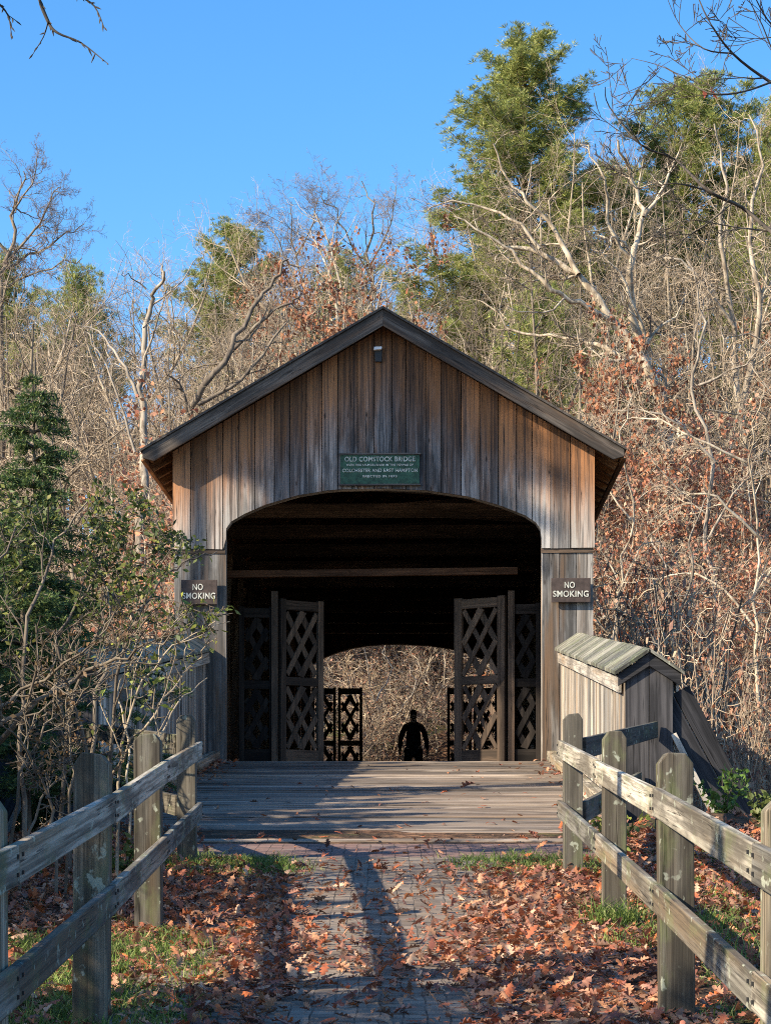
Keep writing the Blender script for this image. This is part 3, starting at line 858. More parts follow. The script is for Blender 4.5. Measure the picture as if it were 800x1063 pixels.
# ------------------------------------------------------------------ named bare trees drawn from the photo
def drawn(name, label, Y, mains, seed, tm='palebark', cfg=None, cat='tree', depth=.35, twig='twig', twig_n=(8, 8, 6), root=True, kidr=.34, group=None):
    rng = np.random.default_rng(seed)
    first = mains[0][0][0]
    base = PX(first[0], first[1], Y); 
    if root: base = Vector((base.x, Y, hz(base.x, Y)))
    out = []
    cfg = cfg or [dict(n=twig_n[0], ratio=kidr, t0=.2, ang=(25, 65), rr=.5, fall=.5),
                  dict(k=7, n=twig_n[1], ratio=.42, t0=.12, ang=(28, 70), wig=.3, up=.06, tip=.3),
                  dict(k=5, n=twig_n[2], ratio=.45, t0=.12, ang=(28, 70), wig=.3, up=.05, tip=.4, rmax=.03),
                  dict(k=3, n=0, wig=.2, up=.04, tip=.6, rmax=.013)]
    for mi, (poly, r0, r1) in enumerate(mains):
        pts = [np.array(PX(u, v, Y)) for u, v in poly]
        if mi == 0 and root: pts[0] = np.array(PX(poly[0][0], poly[0][1], Y)); pts.insert(0, np.array([pts[0][0], Y, min(hz(pts[0][0], Y), pts[0][2]) - .3]))
        off = np.cumsum(rng.normal(0, depth, len(pts)))
        if mi: off -= off[0]
        else: off[:2] = 0
        for p, o_ in zip(pts, off): p[1] += o_ * (1 if mi or True else 0)
        pts = np.array(pts)
        # resample
        t = np.linspace(0, len(pts) - 1, (len(pts) - 1) * 4 + 1)
        ii = np.clip(t.astype(int), 0, len(pts) - 2); f = (t - ii)[:, None]
        pp = np.vstack([pts[:1], pts, pts[-1:]])
        a_, b_, c_, d_ = pp[ii], pp[ii + 1], pp[ii + 2], pp[ii + 3]
        P = .5 * ((2 * b_) + (-a_ + c_) * f + (2 * a_ - 5 * b_ + 4 * c_ - d_) * f ** 2 + (-a_ + 3 * b_ - 3 * c_ + d_) * f ** 3)
        P += rng.normal(0, .05 * Y / 60, P.shape) * np.clip(np.arange(len(P)) / 6., 0, 1)[:, None]
        R = np.linspace(r0 * .8, r1 * .7, len(P))
        D = nrm(np.gradient(P, axis=0))
        out.append((P, R, 0, D))
        Ln = np.linalg.norm(np.diff(P, axis=0), axis=1).sum()
        kids(rng, P, R, D, min(Ln, 6.0), 0, out, cfg)
    a, b = from_branches(out, split=1)
    for k_ in range(len(a.V)): a.V[k_] = a.V[k_] - np.array(base)
    for k_ in range(len(b.V)): b.V[k_] = b.V[k_] - np.array(base)
    e = empty(name, base); tag(e, label, cat, group)
    link('trunk', a.mesh('trunk', True), M[tm], e)
    if b.V: link('crown', b.mesh('crown'), M[twig], e)
    return e
# big pale oak leaning left, right of the bridge
drawn('oak_tree', 'big pale bare oak leaning left from the slope right of the roof', 66,
      [([(697, 500), (690, 440), (672, 385), (640, 335), (600, 285), (560, 258), (520, 250)], .27, .07),
       ([(640, 335), (600, 320), (560, 300), (520, 262), (470, 232)], .12, .03),
       ([(600, 285), (575, 235), (540, 200), (510, 150)], .11, .03),
       ([(672, 385), (640, 365), (600, 345), (545, 335), (500, 300)], .11, .03),
       ([(560, 258), (530, 225), (480, 205), (440, 215)], .07, .02)], 31)
drawn('oak_tree', 'second pale trunk leaning left beside the big oak', 67,
      [([(712, 480), (694, 430), (676, 370), (660, 325), (655, 270), (668, 225), (660, 180), (640, 150)], .24, .05),
       ([(668, 225), (690, 190), (705, 150)], .08, .025), ([(655, 270), (630, 240), (622, 195), (600, 160)], .09, .02), ([(676, 370), (645, 300), (612, 262)], .08, .03)], 32)
drawn('bare_tree', 'tall twin stemmed pale tree near the right edge', 74,
      [([(772, 560), (768, 430), (762, 340), (745, 260), (752, 190), (740, 130)], .19, .04),
       ([(768, 430), (785, 330), (778, 250), (790, 170), (780, 110)], .15, .03), ([(762, 340), (720, 290), (690, 270), (660, 280)], .08, .02), ([(785, 330), (805, 280), (830, 240)], .07, .02)], 33)
drawn('bare_tree', 'slender pale tree with long drooping limbs right of the bridge', 58,
      [([(745, 640), (735, 560), (742, 480), (725, 400), (735, 330), (720, 260)], .10, .03),
       ([(735, 560), (770, 500), (810, 480)], .05, .015), ([(742, 480), (700, 440), (650, 425), (625, 440)], .05, .015), ([(725, 400), (770, 380), (820, 330)], .05, .015)], 34)
drawn('dead_tree', 'tall pale trunk with a crooked dark dead top left of the roof', 62,
      [([(146, 560), (146, 480), (144, 400), (149, 340), (152, 300), (168, 285), (169, 268)], .17, .035),
       ([(143, 412), (130, 380), (105, 345), (75, 330)], .07, .02), ([(140, 470), (125, 420), (100, 360), (84, 335)], .05, .02), ([(149, 340), (158, 325), (172, 312)], .03, .01), ([(152, 300), (140, 290), (128, 286)], .03, .01)], 35, twig_n=(2, 4, 3))
drawn('bare_tree', 'dark trunk leaning right above the left roof slope', 70,
      [([(196, 470), (205, 420), (240, 365), (262, 320), (285, 292), (298, 268)], .17, .04),
       ([(240, 365), (275, 330), (305, 312), (312, 300)], .08, .02), ([(205, 420), (250, 390), (290, 335), (300, 300)], .09, .02)], 36, tm='darkbark', twig_n=(5, 7, 5))
drawn('bare_tree', 'large bare crown spreading against the sky at the upper left', 88,
      [([(2, 420), (2, 300), (8, 262), (16, 215), (22, 175)], .2, .03), ([(4, 280), (30, 262), (60, 240), (85, 230)], .08, .02), ([(8, 262), (-20, 230), (-40, 190)], .08, .02),
       ([(8, 268), (38, 238), (52, 205), (60, 190)], .07, .02), ([(2, 300), (40, 282), (84, 270)], .07, .02), ([(16, 215), (36, 195), (44, 170)], .05, .015)], 37, tm='bark', twig='skytwig', twig_n=(14, 9, 7), kidr=.42)
drawn('bare_tree', 'fine bare crown against the sky left of the roof peak', 104,
      [([(386, 400), (385, 320), (383, 260), (388, 215), (378, 180)], .14, .03), ([(385, 290), (360, 245), (335, 205), (328, 195)], .06, .015), ([(384, 275), (405, 235), (412, 195)], .06, .015)], 38, tm='bark', twig='skytwig', twig_n=(14, 9, 7), kidr=.4)
drawn('bare_tree', 'thin bare crown reaching the sky above the rust leaved oaks', 103,
      [([(318, 420), (316, 330), (308, 265), (300, 215)], .12, .02), ([(312, 300), (290, 255), (268, 222)], .05, .015), ([(308, 265), (325, 235), (330, 205)], .05, .015)], 39, tm='bark', twig='skytwig', twig_n=(14, 9, 7), kidr=.4)

drawn('bare_shrub', 'pale upright shrub with forked branches in front of the brush right of the bridge', 50,
      [([(700, 780), (697, 720), (700, 650), (690, 600), (672, 560)], .06, .02), ([(700, 650), (715, 600), (712, 560), (730, 520)], .045, .015), ([(697, 720), (725, 670), (750, 640), (790, 620)], .04, .012), ([(697, 700), (670, 650), (640, 630)], .04, .012)], 41, cat='shrub', twig_n=(6, 6, 4))
drawn('bare_shrub', 'pale shrub with long low limbs at the right edge below the twin stemmed tree', 54,
      [([(790, 760), (782, 650), (790, 560), (775, 480), (785, 420)], .07, .02), ([(782, 650), (740, 600), (690, 590), (650, 600)], .045, .012), ([(790, 560), (740, 520), (700, 510), (660, 470)], .05, .012), ([(775, 480), (720, 455), (680, 430), (640, 432)], .045, .012), ([(782, 620), (820, 560)], .04, .015)], 42, cat='shrub', twig_n=(6, 6, 4))
drawn('bare_shrub', 'pale slanting shrub close to the right eave of the bridge', 58,
      [([(650, 720), (640, 620), (655, 540), (640, 470), (652, 420)], .06, .02), ([(640, 620), (670, 560), (700, 540)], .04, .012), ([(655, 540), (630, 500), (622, 450)], .04, .012), ([(640, 600), (620, 560)], .035, .012)], 43, cat='shrub', twig_n=(6, 6, 4))
drawn('bare_shrub', 'pale arching branch seen through the bridge above the person', 66,
      [([(392, 800), (396, 765), (412, 743), (434, 735), (456, 742), (474, 760)], .035, .015), ([(396, 765), (392, 730), (404, 700), (400, 670)], .04, .012), ([(412, 743), (430, 715), (424, 690)], .03, .01)], 44, cat='shrub', twig_n=(5, 5, 4))
drawn('bare_shrub', 'pale forked shrub seen through the bridge right of the person', 68,
      [([(452, 800), (450, 740), (440, 705), (428, 680), (415, 660)], .05, .015), ([(450, 740), (462, 700), (458, 672)], .04, .012), ([(440, 705), (448, 680), (440, 660)], .03, .01)], 45, cat='shrub', twig_n=(5, 5, 4))

# ------------------------------------------------------------------ brush and shrubs
PINK = [(.36, .19, .12), (.30, .15, .10), (.40, .25, .17), (.27, .14, .10), (.42, .30, .2)]
def make_shrub(seed, hgt, nstem, leaf, cols, lsize=.10, name='shrub', mat='twig', lm='deadleaf'):
    rng = np.random.default_rng(seed)
    out = []
    cfg = [dict(k=7, n=10, ratio=.38, t0=.15, ang=(20, 55), wig=.14, up=.04, tip=.3, rr=.65, fall=.5),
           dict(k=5, n=7, ratio=.5, t0=.12, ang=(28, 75), wig=.3, up=.02, tip=.4, rmax=.024),
           dict(k=3, n=0, wig=.3, up=.02, tip=.6, rmax=.013)]
    for _ in range(nstem):
        a = rng.uniform(0, 6.28); l = rng.uniform(.1, .6)
        grow(rng, np.array([math.cos(a) * .25, math.sin(a) * .25, -.2]) * rng.uniform(.2, 1), nrm(np.array([math.cos(a) * l, math.sin(a) * l, 1.])), hgt * rng.uniform(.65, 1.1), hgt * .0085 + .006, 0, out, cfg)
    a, b = from_branches(out, 0, (5, 3, 3))
    e = empty(name)
    link('stems', a.mesh('stems', True), M[mat], e); link('twigs', b.mesh('twigs'), M[mat], e)
    if leaf:
        P = np.concatenate([o[0][1:] for o in out if o[2] >= 1]); P = P[rng.random(len(P)) < leaf]
        lv = PB(); V, C = spray(rng, P + rng.normal(0, .04, P.shape), np.tile([0, 0, -.3], (len(P), 1)), lsize, lsize * .62, cols, .8, .15); lv.quads(V, C)
        link('leaves', lv.mesh('leaves'), M[lm], e)
    return e
shr = [make_shrub(300 + k, 3.2, 9 + k % 3, .20 + .12 * (k % 3), PINK if k % 2 else RUST + PINK, .085) for k in range(5)]
GS = 'brown brush shrubs along the river bank and slope'
cnt = 0; sp2 = []
tries = 0
while cnt < 190 and tries < 5000:
    tries += 1
    z = rs.random()
    if z < .5: Y = rs.uniform(44, 70); u = rs.uniform(600, 860)
    elif z < .7: Y = rs.uniform(40, 72); u = rs.uniform(-40, 235)
    elif z < .88: Y = rs.uniform(64, 84); u = rs.uniform(290, 520)
    else: Y = rs.uniform(68, 86); u = rs.uniform(-40, 860)
    X = (u - 400) * Y / F
    if Y < 62 and abs(X - .5) < 5.2: continue
    if Y < 70 and abs(X - .9) < 1.5 and Y < 66: continue
    if too_close(X, Y, sp2, .8): continue
    sp2.append((X, Y)); cnt += 1
    hgt = rs.uniform(2.2, 4.4) if Y < 62 else rs.uniform(1.6, 3.2)
    inst(shr[int(rs.integers(0, 5))], X, Y, hgt, 3.2, rs.uniform(0, 6.28), GS, 'tangled brown shrub with pale twigs and withered leaves beside or beyond the bridge', name='shrub', cat='shrub', wide=rs.uniform(1.0, 1.4))
# saplings on the near right bank
for (u, Y, vt) in ((770, 34, 600), (722, 40, 560), (690, 38, 640), (660, 42, 610), (800, 30, 700), (745, 30, 720)):
    X = (u - 400) * Y / F
    inst(shr[int(rs.integers(0, 5))], X, Y, max((HZ - vt) * Y / F - hz(X, Y), 1.2), 3.2, rs.uniform(0, 6.28), 'thin saplings on the bank behind the right parapet', 'thin brown sapling growing on the bank behind the right parapet wall', name='sapling', cat='sapling', wide=.5)

# ------------------------------------------------------------------ left foreground: young hemlock and broad-leaved bush
def make_hemlock(seed, hgt, rad):
    rng = np.random.default_rng(seed)
    tr, nd = PB(), PB()
    z = np.linspace(-.2, hgt, 9); P = np.stack([rng.normal(0, .02, 9), rng.normal(0, .02, 9), z], 1)
    tr.tube(P, np.linspace(.055, .008, 9), 7)
    HEM = [(.05, .095, .033), (.075, .13, .04), (.11, .165, .048), (.19, .23, .065), (.038, .072, .03)]
    zz = .5
    while zz < hgt - .05:
        t = zz / hgt; R = rad * (1 - t) ** 1.0 + .05
        for j in range(int(rng.integers(5, 8))):
            a = rng.uniform(0, 6.28); Lb = R * rng.uniform(.4, 1.3)
            d = nrm(np.array([math.cos(a), math.sin(a), .30])); k = 6; pts = [np.array([0, 0, zz])]
            for i_ in range(k):
                d = nrm(d + rng.normal(0, .06, 3) + [0, 0, -.085]); pts.append(pts[-1] + d * Lb / k)
            pts = np.array(pts); tr.tube(pts, np.linspace(.014, .004, k + 1), 3)
            D0 = pts[-1] - pts[0]; side = nrm(np.cross(D0, [0, 0, 1.]))
            m = int(Lb * 34) + 6
            for tt in rng.uniform(.15, 1.0, m):
                f = tt * k; i0 = min(int(f), k - 1); c = pts[i0] + (pts[i0 + 1] - pts[i0]) * (f - i0)
                s2 = rng.choice([-1, 1]); l2 = (1.1 - tt) * Lb * .38 * rng.uniform(.5, 1.1) + .06
                dd = nrm(D0 / np.linalg.norm(D0) * .7 + side * s2 + rng.normal(0, .15, 3))
                m2 = int(l2 * 80) + 5
                ts = rng.uniform(0, 1, (m2, 1)); Pp = c + dd * l2 * ts + [0, 0, -.06] * ts ** 2
                V, C = spray(rng, Pp, np.tile(dd, (m2, 1)) + side * rng.choice([-1, 1], (m2, 1)) * .6, .05, .011, HEM, .5)
                nd.quads(V, C * rng.uniform(.7, 1.35))
        zz += rng.uniform(.075, .14)
    e = empty('hemlock_tree')
    link('trunk', tr.mesh('trunk', True), M['darkbark'], e); link('crown', nd.mesh('crown'), M['needle'], e)
    return e
hm = make_hemlock(11, 4.75, 2.3)
put(hm, -3.8, 25.0, 4.75, 4.75, 0, None, 'young dark green hemlock at the left, behind the bush and before the wood', name='hemlock_tree')
hm.location.z = hz(-3.8, 25.0) - .1
z_top = (HZ - 372) * 25.0 / F; k_ = (z_top - hm.location.z) / 4.75; hm.scale = (1.0, 1.0, k_)
hm2 = make_hemlock(12, 3.2, 1.35)
put(hm2, -3.15, 20.2, 3.0, 3.2, 1.0, None, 'smaller dark evergreen below the hemlock at the left edge', name='hemlock_tree')

BUSH = [(.10, .13, .03), (.21, .22, .05), (.17, .19, .045), (.065, .09, .024), (.065, .10, .026), (.085, .125, .03), (.13, .155, .038), (.032, .052, .018), (.26, .24, .06), (.05, .075, .024)]
YEL = [(.28, .30, .05), (.22, .26, .05), (.33, .32, .07), (.16, .22, .045)]
def bush(name, label, mains, seed, Y, leafdens, cols, split_v=None, lsize=.055, depth=.3, tm='darkbark', twigs=(6, 5, 4), rep=2):
    rng = np.random.default_rng(seed)
    b0 = PX(mains[0][0][0][0], 0, Y); b0 = Vector((b0.x, Y, hz(b0.x, Y)))
    out = []
    cfg = [dict(n=twigs[0], ratio=.21, t0=.2, ang=(25, 65), rr=.55, fall=.4),
           dict(k=5, n=twigs[1], ratio=.5, t0=.15, ang=(25, 60), wig=.2, up=.03, tip=.3, rmax=.012),
           dict(k=4, n=twigs[2], ratio=.55, t0=.15, ang=(25, 60), wig=.22, up=.02, tip=.4, rmax=.006),
           dict(k=3, n=0, wig=.2, up=.0, tip=.6, rmax=.0035)]
    for poly, r0, r1 in mains:
        yo = np.cumsum(rng.normal(0, depth, len(poly))) + rng.normal(0, depth); 
        pts = np.array([np.array(PX(u, v, Y + o_)) for (u, v), o_ in zip(poly, yo)])
        t = np.linspace(0, len(pts) - 1, (len(pts) - 1) * 4 + 1); ii = np.clip(t.astype(int), 0, len(pts) - 2); f = (t - ii)[:, None]
        P = pts[ii] * (1 - f) + pts[ii + 1] * f + rng.normal(0, .012, (len(t), 3))
        if poly[0][1] > 835: P[0, 2] = hz(P[0, 0], P[0, 1]) - .15
        R = np.linspace(r0, r1, len(P)); D = nrm(np.gradient(P, axis=0))
        out.append((P, R, 0, D)); kids(rng, P, R, D, np.linalg.norm(np.diff(P, axis=0), axis=1).sum(), 0, out, cfg)
    lim = lambda v: np.interp(v, [440, 480, 520, 555, 566, 580, 592, 620, 630, 645, 660, 720, 760], [60, 110, 160, 185, 215, 240, 192, 180, 235, 250, 225, 215, 190])
    top = lambda u: np.interp(u, [-60, 0, 40, 100, 150, 200], [480, 485, 520, 500, 512, 545])
    def ok(o_):
        P_ = o_[0]; v_ = HZ - P_[:, 2] * F / P_[:, 1]; u_ = 400 + P_[:, 0] * F / P_[:, 1]
        return o_[2] == 0 or (np.all(u_ < lim(v_)) and np.all(v_ > top(u_)))
    out = [o_ for o_ in out if ok(o_)]
    def low(o_):
        e_ = o_[0][-1]; v_ = HZ - e_[2] * F / e_[1]; u_ = 400 + e_[0] * F / e_[1]
        return o_[2] >= 1 and v_ > 665 and u_ > 85
    out = [o_ for o_ in out if not (low(o_) and rng.random() < .6)]
    a, b = from_branches(out, 1, (6, 4, 3, 3))
    for q_ in (a, b):
        for k in range(len(q_.V)): q_.V[k] = q_.V[k] - np.array(b0)
    e = empty(name, b0); tag(e, label, 'bush')
    link('stems', a.mesh('stems', True), M[tm], e); link('twigs', b.mesh('twigs'), M[tm], e)
    P = np.concatenate([o[0][1:] for o in out if o[2] >= 2]); D = np.concatenate([o[3][1:] for o in out if o[2] >= 2])
    vv = HZ - P[:, 2] * F / P[:, 1]
    uu = 400 + P[:, 0] * F / P[:, 1]
    pr = leafdens(uu, vv)
    m = rng.random(len(P)) < pr
    P, D = P[m] - np.array(b0), D[m]
    P = np.repeat(P, rep, 0) + rng.normal(0, .03, (len(P) * rep, 3)); D = np.repeat(D, rep, 0)
    lv = PB(); V, C = spray(rng, P, D + [0, 0, -.25], lsize, lsize * .5, cols, .6, .18); lv.quads(V, C)
    link('leaves', lv.mesh('leaves'), M['leaf'], e)
    return e
bush('leafy_bush', 'dense green broadleaf bush behind the left fence, over the parapet',
     [([(30, 900), (20, 760), (30, 640), (60, 560), (90, 520)], .022, .006), ([(60, 900), (70, 740), (110, 640), (135, 585), (142, 540)], .02, .005), ([(-10, 880), (-20, 700), (-10, 600), (20, 540)], .02, .006),
      ([(90, 900), (100, 720), (140, 640), (172, 595), (195, 582), (228, 572)], .02, .004), ([(70, 900), (90, 780), (60, 660), (95, 600), (120, 540)], .02, .005),
      ([(110, 890), (120, 700), (148, 630), (175, 570)], .018, .004),],
     51, 17.6, lambda u, v: np.clip((690 - v) / 110, .05, .8), BUSH, tm='darkbark')
bush('leafy_bush', 'yellow green leaved shrub over the left fence reaching the bridge opening',
     [([(120, 890), (125, 790), (140, 720), (180, 670), (240, 645)], .014, .003), ([(110, 890), (118, 800), (160, 740), (200, 690), (225, 660)], .013, .003), ([(130, 890), (135, 780), (120, 720), (150, 670), (170, 650)], .012, .003), ([(140, 890), (160, 780), (185, 730), (215, 705)], .01, .003)],
     52, 16.4, lambda u, v: np.clip((790 - v) / 200, 0, .5), YEL + BUSH[2:4], tm='bark', twigs=(6, 4, 3), lsize=.06, rep=1)
bush('bare_bush', 'leafless tangle of grey arching branches at the left behind the fence',
     [([(-30, 800), (30, 735), (90, 695), (130, 680), (180, 660)], .022, .005), ([(-40, 780), (20, 740), (60, 712), (110, 690), (170, 690)], .02, .005), ([(-30, 760), (20, 715), (70, 690), (120, 640)], .016, .004), ([(10, 900), (20, 800), (60, 740), (70, 690)], .014, .004),
      ([(60, 900), (50, 820), (20, 770), (-10, 740)], .014, .004), ([(20, 900), (40, 830), (80, 790), (140, 770)], .012, .003), ([(70, 900), (75, 800), (70, 740), (100, 700)], .012, .003)],
     53, 15.6, lambda u, v: np.full(len(u), .05), [(.2, .12, .06), (.15, .10, .05)], tm='bark', twigs=(8, 5, 4))

# ------------------------------------------------------------------ near overhanging branches
def near_branch(name, label, Y, trunk, mains, seed, twig_n, budded=False, depth=.15):
    rng = np.random.default_rng(seed)
    out = []
    cfg = [dict(n=twig_n[0], ratio=.35, t0=.2, ang=(25, 60), rr=.55, fall=.5), dict(k=5, n=twig_n[1], ratio=.5, t0=.2, ang=(22, 48), wig=.07, up=.03, tip=.35, rmax=.016),
           dict(k=4, n=twig_n[2], ratio=.5, t0=.2, ang=(22, 48), wig=.08, up=.02, tip=.5, rmax=.008), dict(k=3, n=0, wig=.1, up=0, tip=.6, rmax=.004)]
    base = Vector((trunk[0][0], trunk[0][1], hz(trunk[0][0], trunk[0][1])))
    tp = np.array(trunk, float); tp[0, 2] = base.z - .3
    a = PB(); 
    t = np.linspace(0, len(tp) - 1, 13); P = np.stack([np.interp(t, range(len(tp)), tp[:, c]) for c in range(3)], 1); P[1:] += rng.normal(0, .03, (12, 3))
    a.tube(P, np.linspace(.2, .08, 13), 10)
    for poly, r0, r1 in mains:
        pts = []
        for q_ in poly:
            pts.append(np.array(q_, float) if len(q_) == 3 else np.array(PX(q_[0], q_[1], Y + rng.normal(0, depth))))
        pts = np.array(pts)
        t = np.linspace(0, len(pts) - 1, (len(pts) - 1) * 4 + 1); ii = np.clip(t.astype(int), 0, len(pts) - 2); f = (t - ii)[:, None]
        pp = np.vstack([pts[:1], pts, pts[-1:]]); a_, b_, c_, d_ = pp[ii], pp[ii + 1], pp[ii + 2], pp[ii + 3]
        P = .5 * ((2 * b_) + (-a_ + c_) * f + (2 * a_ - 5 * b_ + 4 * c_ - d_) * f ** 2 + (-a_ + 3 * b_ - 3 * c_ + d_) * f ** 3)
        k_r = .62 if twig_n[0] else 1.0
        R = np.linspace(r0 * k_r, r1 * k_r, len(P)); D = nrm(np.gradient(P, axis=0)); out.append((P, R, 0, D))
        if twig_n[0]: kids(rng, P, R, D, min(np.linalg.norm(np.diff(P, axis=0), axis=1).sum(), 3.5), 0, out, cfg)
    tw = PB()
    for P, R, l, _ in out: tw.tube(P, R, 5 if l == 0 else 4)
    if budded:
        for P, R, l, D in out:
            for j in range(2, len(P)):
                if rng.random() < .75:
                    d = nrm(D[j] + rng.normal(0, .45, 3)); ln = rng.uniform(.018, .04)
                    tw.tube([P[j], P[j] + d * ln * .5, P[j] + d * ln], [.002, .0035, .0008], 4)
    for q_ in (a, tw):
        for k in range(len(q_.V)): q_.V[k] = q_.V[k] - np.array(base)
    e = empty(name, base); tag(e, label, 'tree')
    link('trunk', a.mesh('trunk', True), M['darkbark'], e); link('branches', tw.mesh('branches', True), M['darkbark'], e)
    return e
nb = near_branch('overhanging_tree', 'thin budded twigs hanging into the sky at the top left corner', 9.0, [(-4.2, 9.5, 0), (-4.1, 9.4, 2.0), (-3.9, 9.3, 4.6), (-3.7, 9.3, 6.5)],
    [([(-3.95, 9.3, 4.2), (-2.6, 9.1, 3.95), (30, -60), (40, -5), (50, 22), (60, 34), (84, 44), (111, 65)], .014, .0016), ([(50, 22), (45, 38), (34, 56)], .003, .0014),
     ([(-2.6, 9.1, 3.95), (60, -40), (80, -8), (98, 6), (108, 28)], .008, .0015), ([(-2.6, 9.1, 3.95), (-40, -30), (-5, 0), (8, 15), (12, 36)], .008, .0015), ([(8, 15), (18, 22)], .002, .0014)], 61, (0, 0, 0), True, .05)
rt = near_branch('overhanging_tree', 'dark bare branches reaching in against the sky from the upper right', 24.0, [(6.4, 24.5, 0), (6.3, 24.4, 3), (6.0, 24.2, 7), (5.6, 24.0, 11)],
    [([(6.0, 24.2, 6.2), (840, 265), (800, 240), (770, 215), (735, 198), (700, 165), (665, 150), (632, 110), (628, 90)], .05, .006), ([(735, 198), (700, 190), (660, 195), (640, 170)], .018, .004),
     ([(6.1, 24.3, 8.2), (850, 110), (800, 85), (760, 55), (735, 20), (720, -15)], .04, .008), ([(800, 85), (770, 95), (735, 96), (690, 70), (655, 60)], .02, .004), ([(760, 55), (730, 50), (705, 25), (690, -8)], .016, .004),
     ([(5.9, 24.2, 8.8), (860, 60), (805, 30), (780, -10)], .03, .008), ([(800, 240), (760, 235), (715, 228), (690, 240)], .018, .004), ([(665, 150), (650, 120), (672, 80), (700, 60)], .012, .003)], 62, (5, 4, 3), False, .3)
lv = PB(); rg = np.random.default_rng(3)
V, C = spray(rg, np.array(PX(733, 92, 24.0))[None] + rg.normal(0, .02, (4, 3)), np.tile([0, 0, -1.], (4, 1)), .10, .07, [(.22, .05, .03)], .5, .25)
V = V - np.array(rt.location); lv.quads(V, C); link('dead_leaf', lv.mesh('dead_leaf'), M['deadleaf'], rt)

# ------------------------------------------------------------------ fallen leaves and grass
LEAF2D = [(.012, -.62), (.03, -.45), (.12, -.38), (.17, -.30), (.08, -.22), (.22, -.10), (.25, -.02), (.11, .04), (.24, .18), (.22, .25), (.10, .27), (.14, .40), (.09, .47), (0, .5)]
def leaf_mesh(pts, rng, cols, name):
    half = np.array(LEAF2D)
    n = len(half)
    V, T4, C = [], [], []
    base = 0
    mid = np.stack([np.zeros(n), half[:, 1]], 1)
    for (x, y, z, s, lay) in pts:
        curl = rng.normal(.2, 1.5); bend = rng.normal(0, .6); fold = rng.uniform(-.3, .5)
        loc = []
        for arr, sg_ in ((mid, 0), (half, 1), (half * [-1, 1], 1)):
            a, b = arr[:, 0], arr[:, 1]
            loc.append(np.stack([a, b, curl * a * a * 1.4 + bend * b * b * .7 + fold * np.abs(a) * .7], 1))
        loc = np.concatenate(loc) * s
        th = rng.uniform(0, 6.28); tx = rng.normal(0, .17 + lay); ty = rng.normal(0, .17 + lay)
        m = np.array(Matrix.Rotation(th, 3, 'Z') @ Matrix.Rotation(tx, 3, 'X') @ Matrix.Rotation(ty, 3, 'Y'))
        w = loc @ m.T
        w[:, 2] -= np.percentile(w[:, 2], 15)
        V.append(w + [x, y, z])
        for k in range(n - 1):
            T4.append((base + k, base + n + k, base + n + k + 1, base + k + 1)); T4.append((base + k + 1, base + 2 * n + k + 1, base + 2 * n + k, base + k))
        c = np.array(cols[rng.integers(0, len(cols))]) * rng.uniform(.7, 1.3)
        C.append(np.tile(c, (3 * n, 1))); base += 3 * n
    C = np.concatenate(C)
    return mesh_np(name, np.concatenate(V), [(4, np.array(T4))], {'col': ('FLOAT_COLOR', np.concatenate([C, np.ones((len(C), 1))], 1))})
LITTER = [(.20, .11, .075), (.40, .12, .055), (.24, .13, .08), (.46, .19, .09), (.36, .125, .07), (.52, .26, .14), (.26, .095, .065), (.56, .35, .23), (.50, .145, .05), (.17, .08, .06), (.48, .25, .15), (.37, .175, .12)]
rl = np.random.default_rng(21)
def litter_density(x, y):
    c = -.04; hw = np.interp(y, [8, 10.5, 13, 15, 17, 19], [.42, .40, .34, .50, .62, 1.5])
    e = (abs(x - c) - hw)
    base = np.clip(e / .3 + .35, 0.14, 1) + .3 * math.exp(-((y - 12.4) / 1.3) ** 2)
    if x < -.95 and 9.5 < y < 13.3: base *= .4
    patch = .5 + .5 * math.sin(x * 2.1 + y * .9) * math.sin(y * 1.7 - x)
    if y > 18.0: base *= .16 if abs(x) < 1.7 else 1
    if abs(x) > 1.25 and y < 14: base *= .25 + .75 * patch
    return base
pts = []
while len(pts) < 32000:
    y = 8.0 + 12.5 * rl.random() ** 1.1; x = rl.uniform(-3.4, 3.4)
    if rl.random() < litter_density(x, y):
        pts.append((x, y, hz(x, y) + .006 + rl.uniform(0, .03), .028 + .085 * rl.random() ** 1.4, rl.random() * .35))
for k in range(420):  # drifts along the edges of the ramp
    side = -1 if rl.random() < .75 else 1
    y = rl.uniform(-13.5, -.2); x = side * (2.42 - abs(rl.normal(0, .16)))
    p = B(x, y, ramp(y) + .012 + rl.uniform(0, .04)); pts.append((p.x, p.y, p.z, rl.uniform(.06, .11), .1))
for k in range(110):
    y = -13.9 + 13.7 * rl.random() ** 1.6; x = rl.uniform(-2.3, 2.3); p = B(x, y, ramp(y) + .012); pts.append((p.x, p.y, p.z, rl.uniform(.06, .1), .02))
p = PX(490, 828, 27.5); p = B(p.x + .1, -6.5, ramp(-6.5) + .02); pts.append((p.x, p.y, p.z, .2, .2))
for k in range(1500):  # drift on the slope beside and under the fences further back
    x = rl.choice([-1, 1]) * rl.uniform(1.6, 5); y = rl.uniform(19, 25); pts.append((x, y, hz(x, y) + .01, rl.uniform(.07, .12), .2))
o = link('fallen_leaves', leaf_mesh(pts, rl, LITTER, 'fallen_leaves'), M['deadleaf'])
tag(o, 'brown and rust fallen oak leaves drifted over the path edges', 'leaves', kind='stuff')

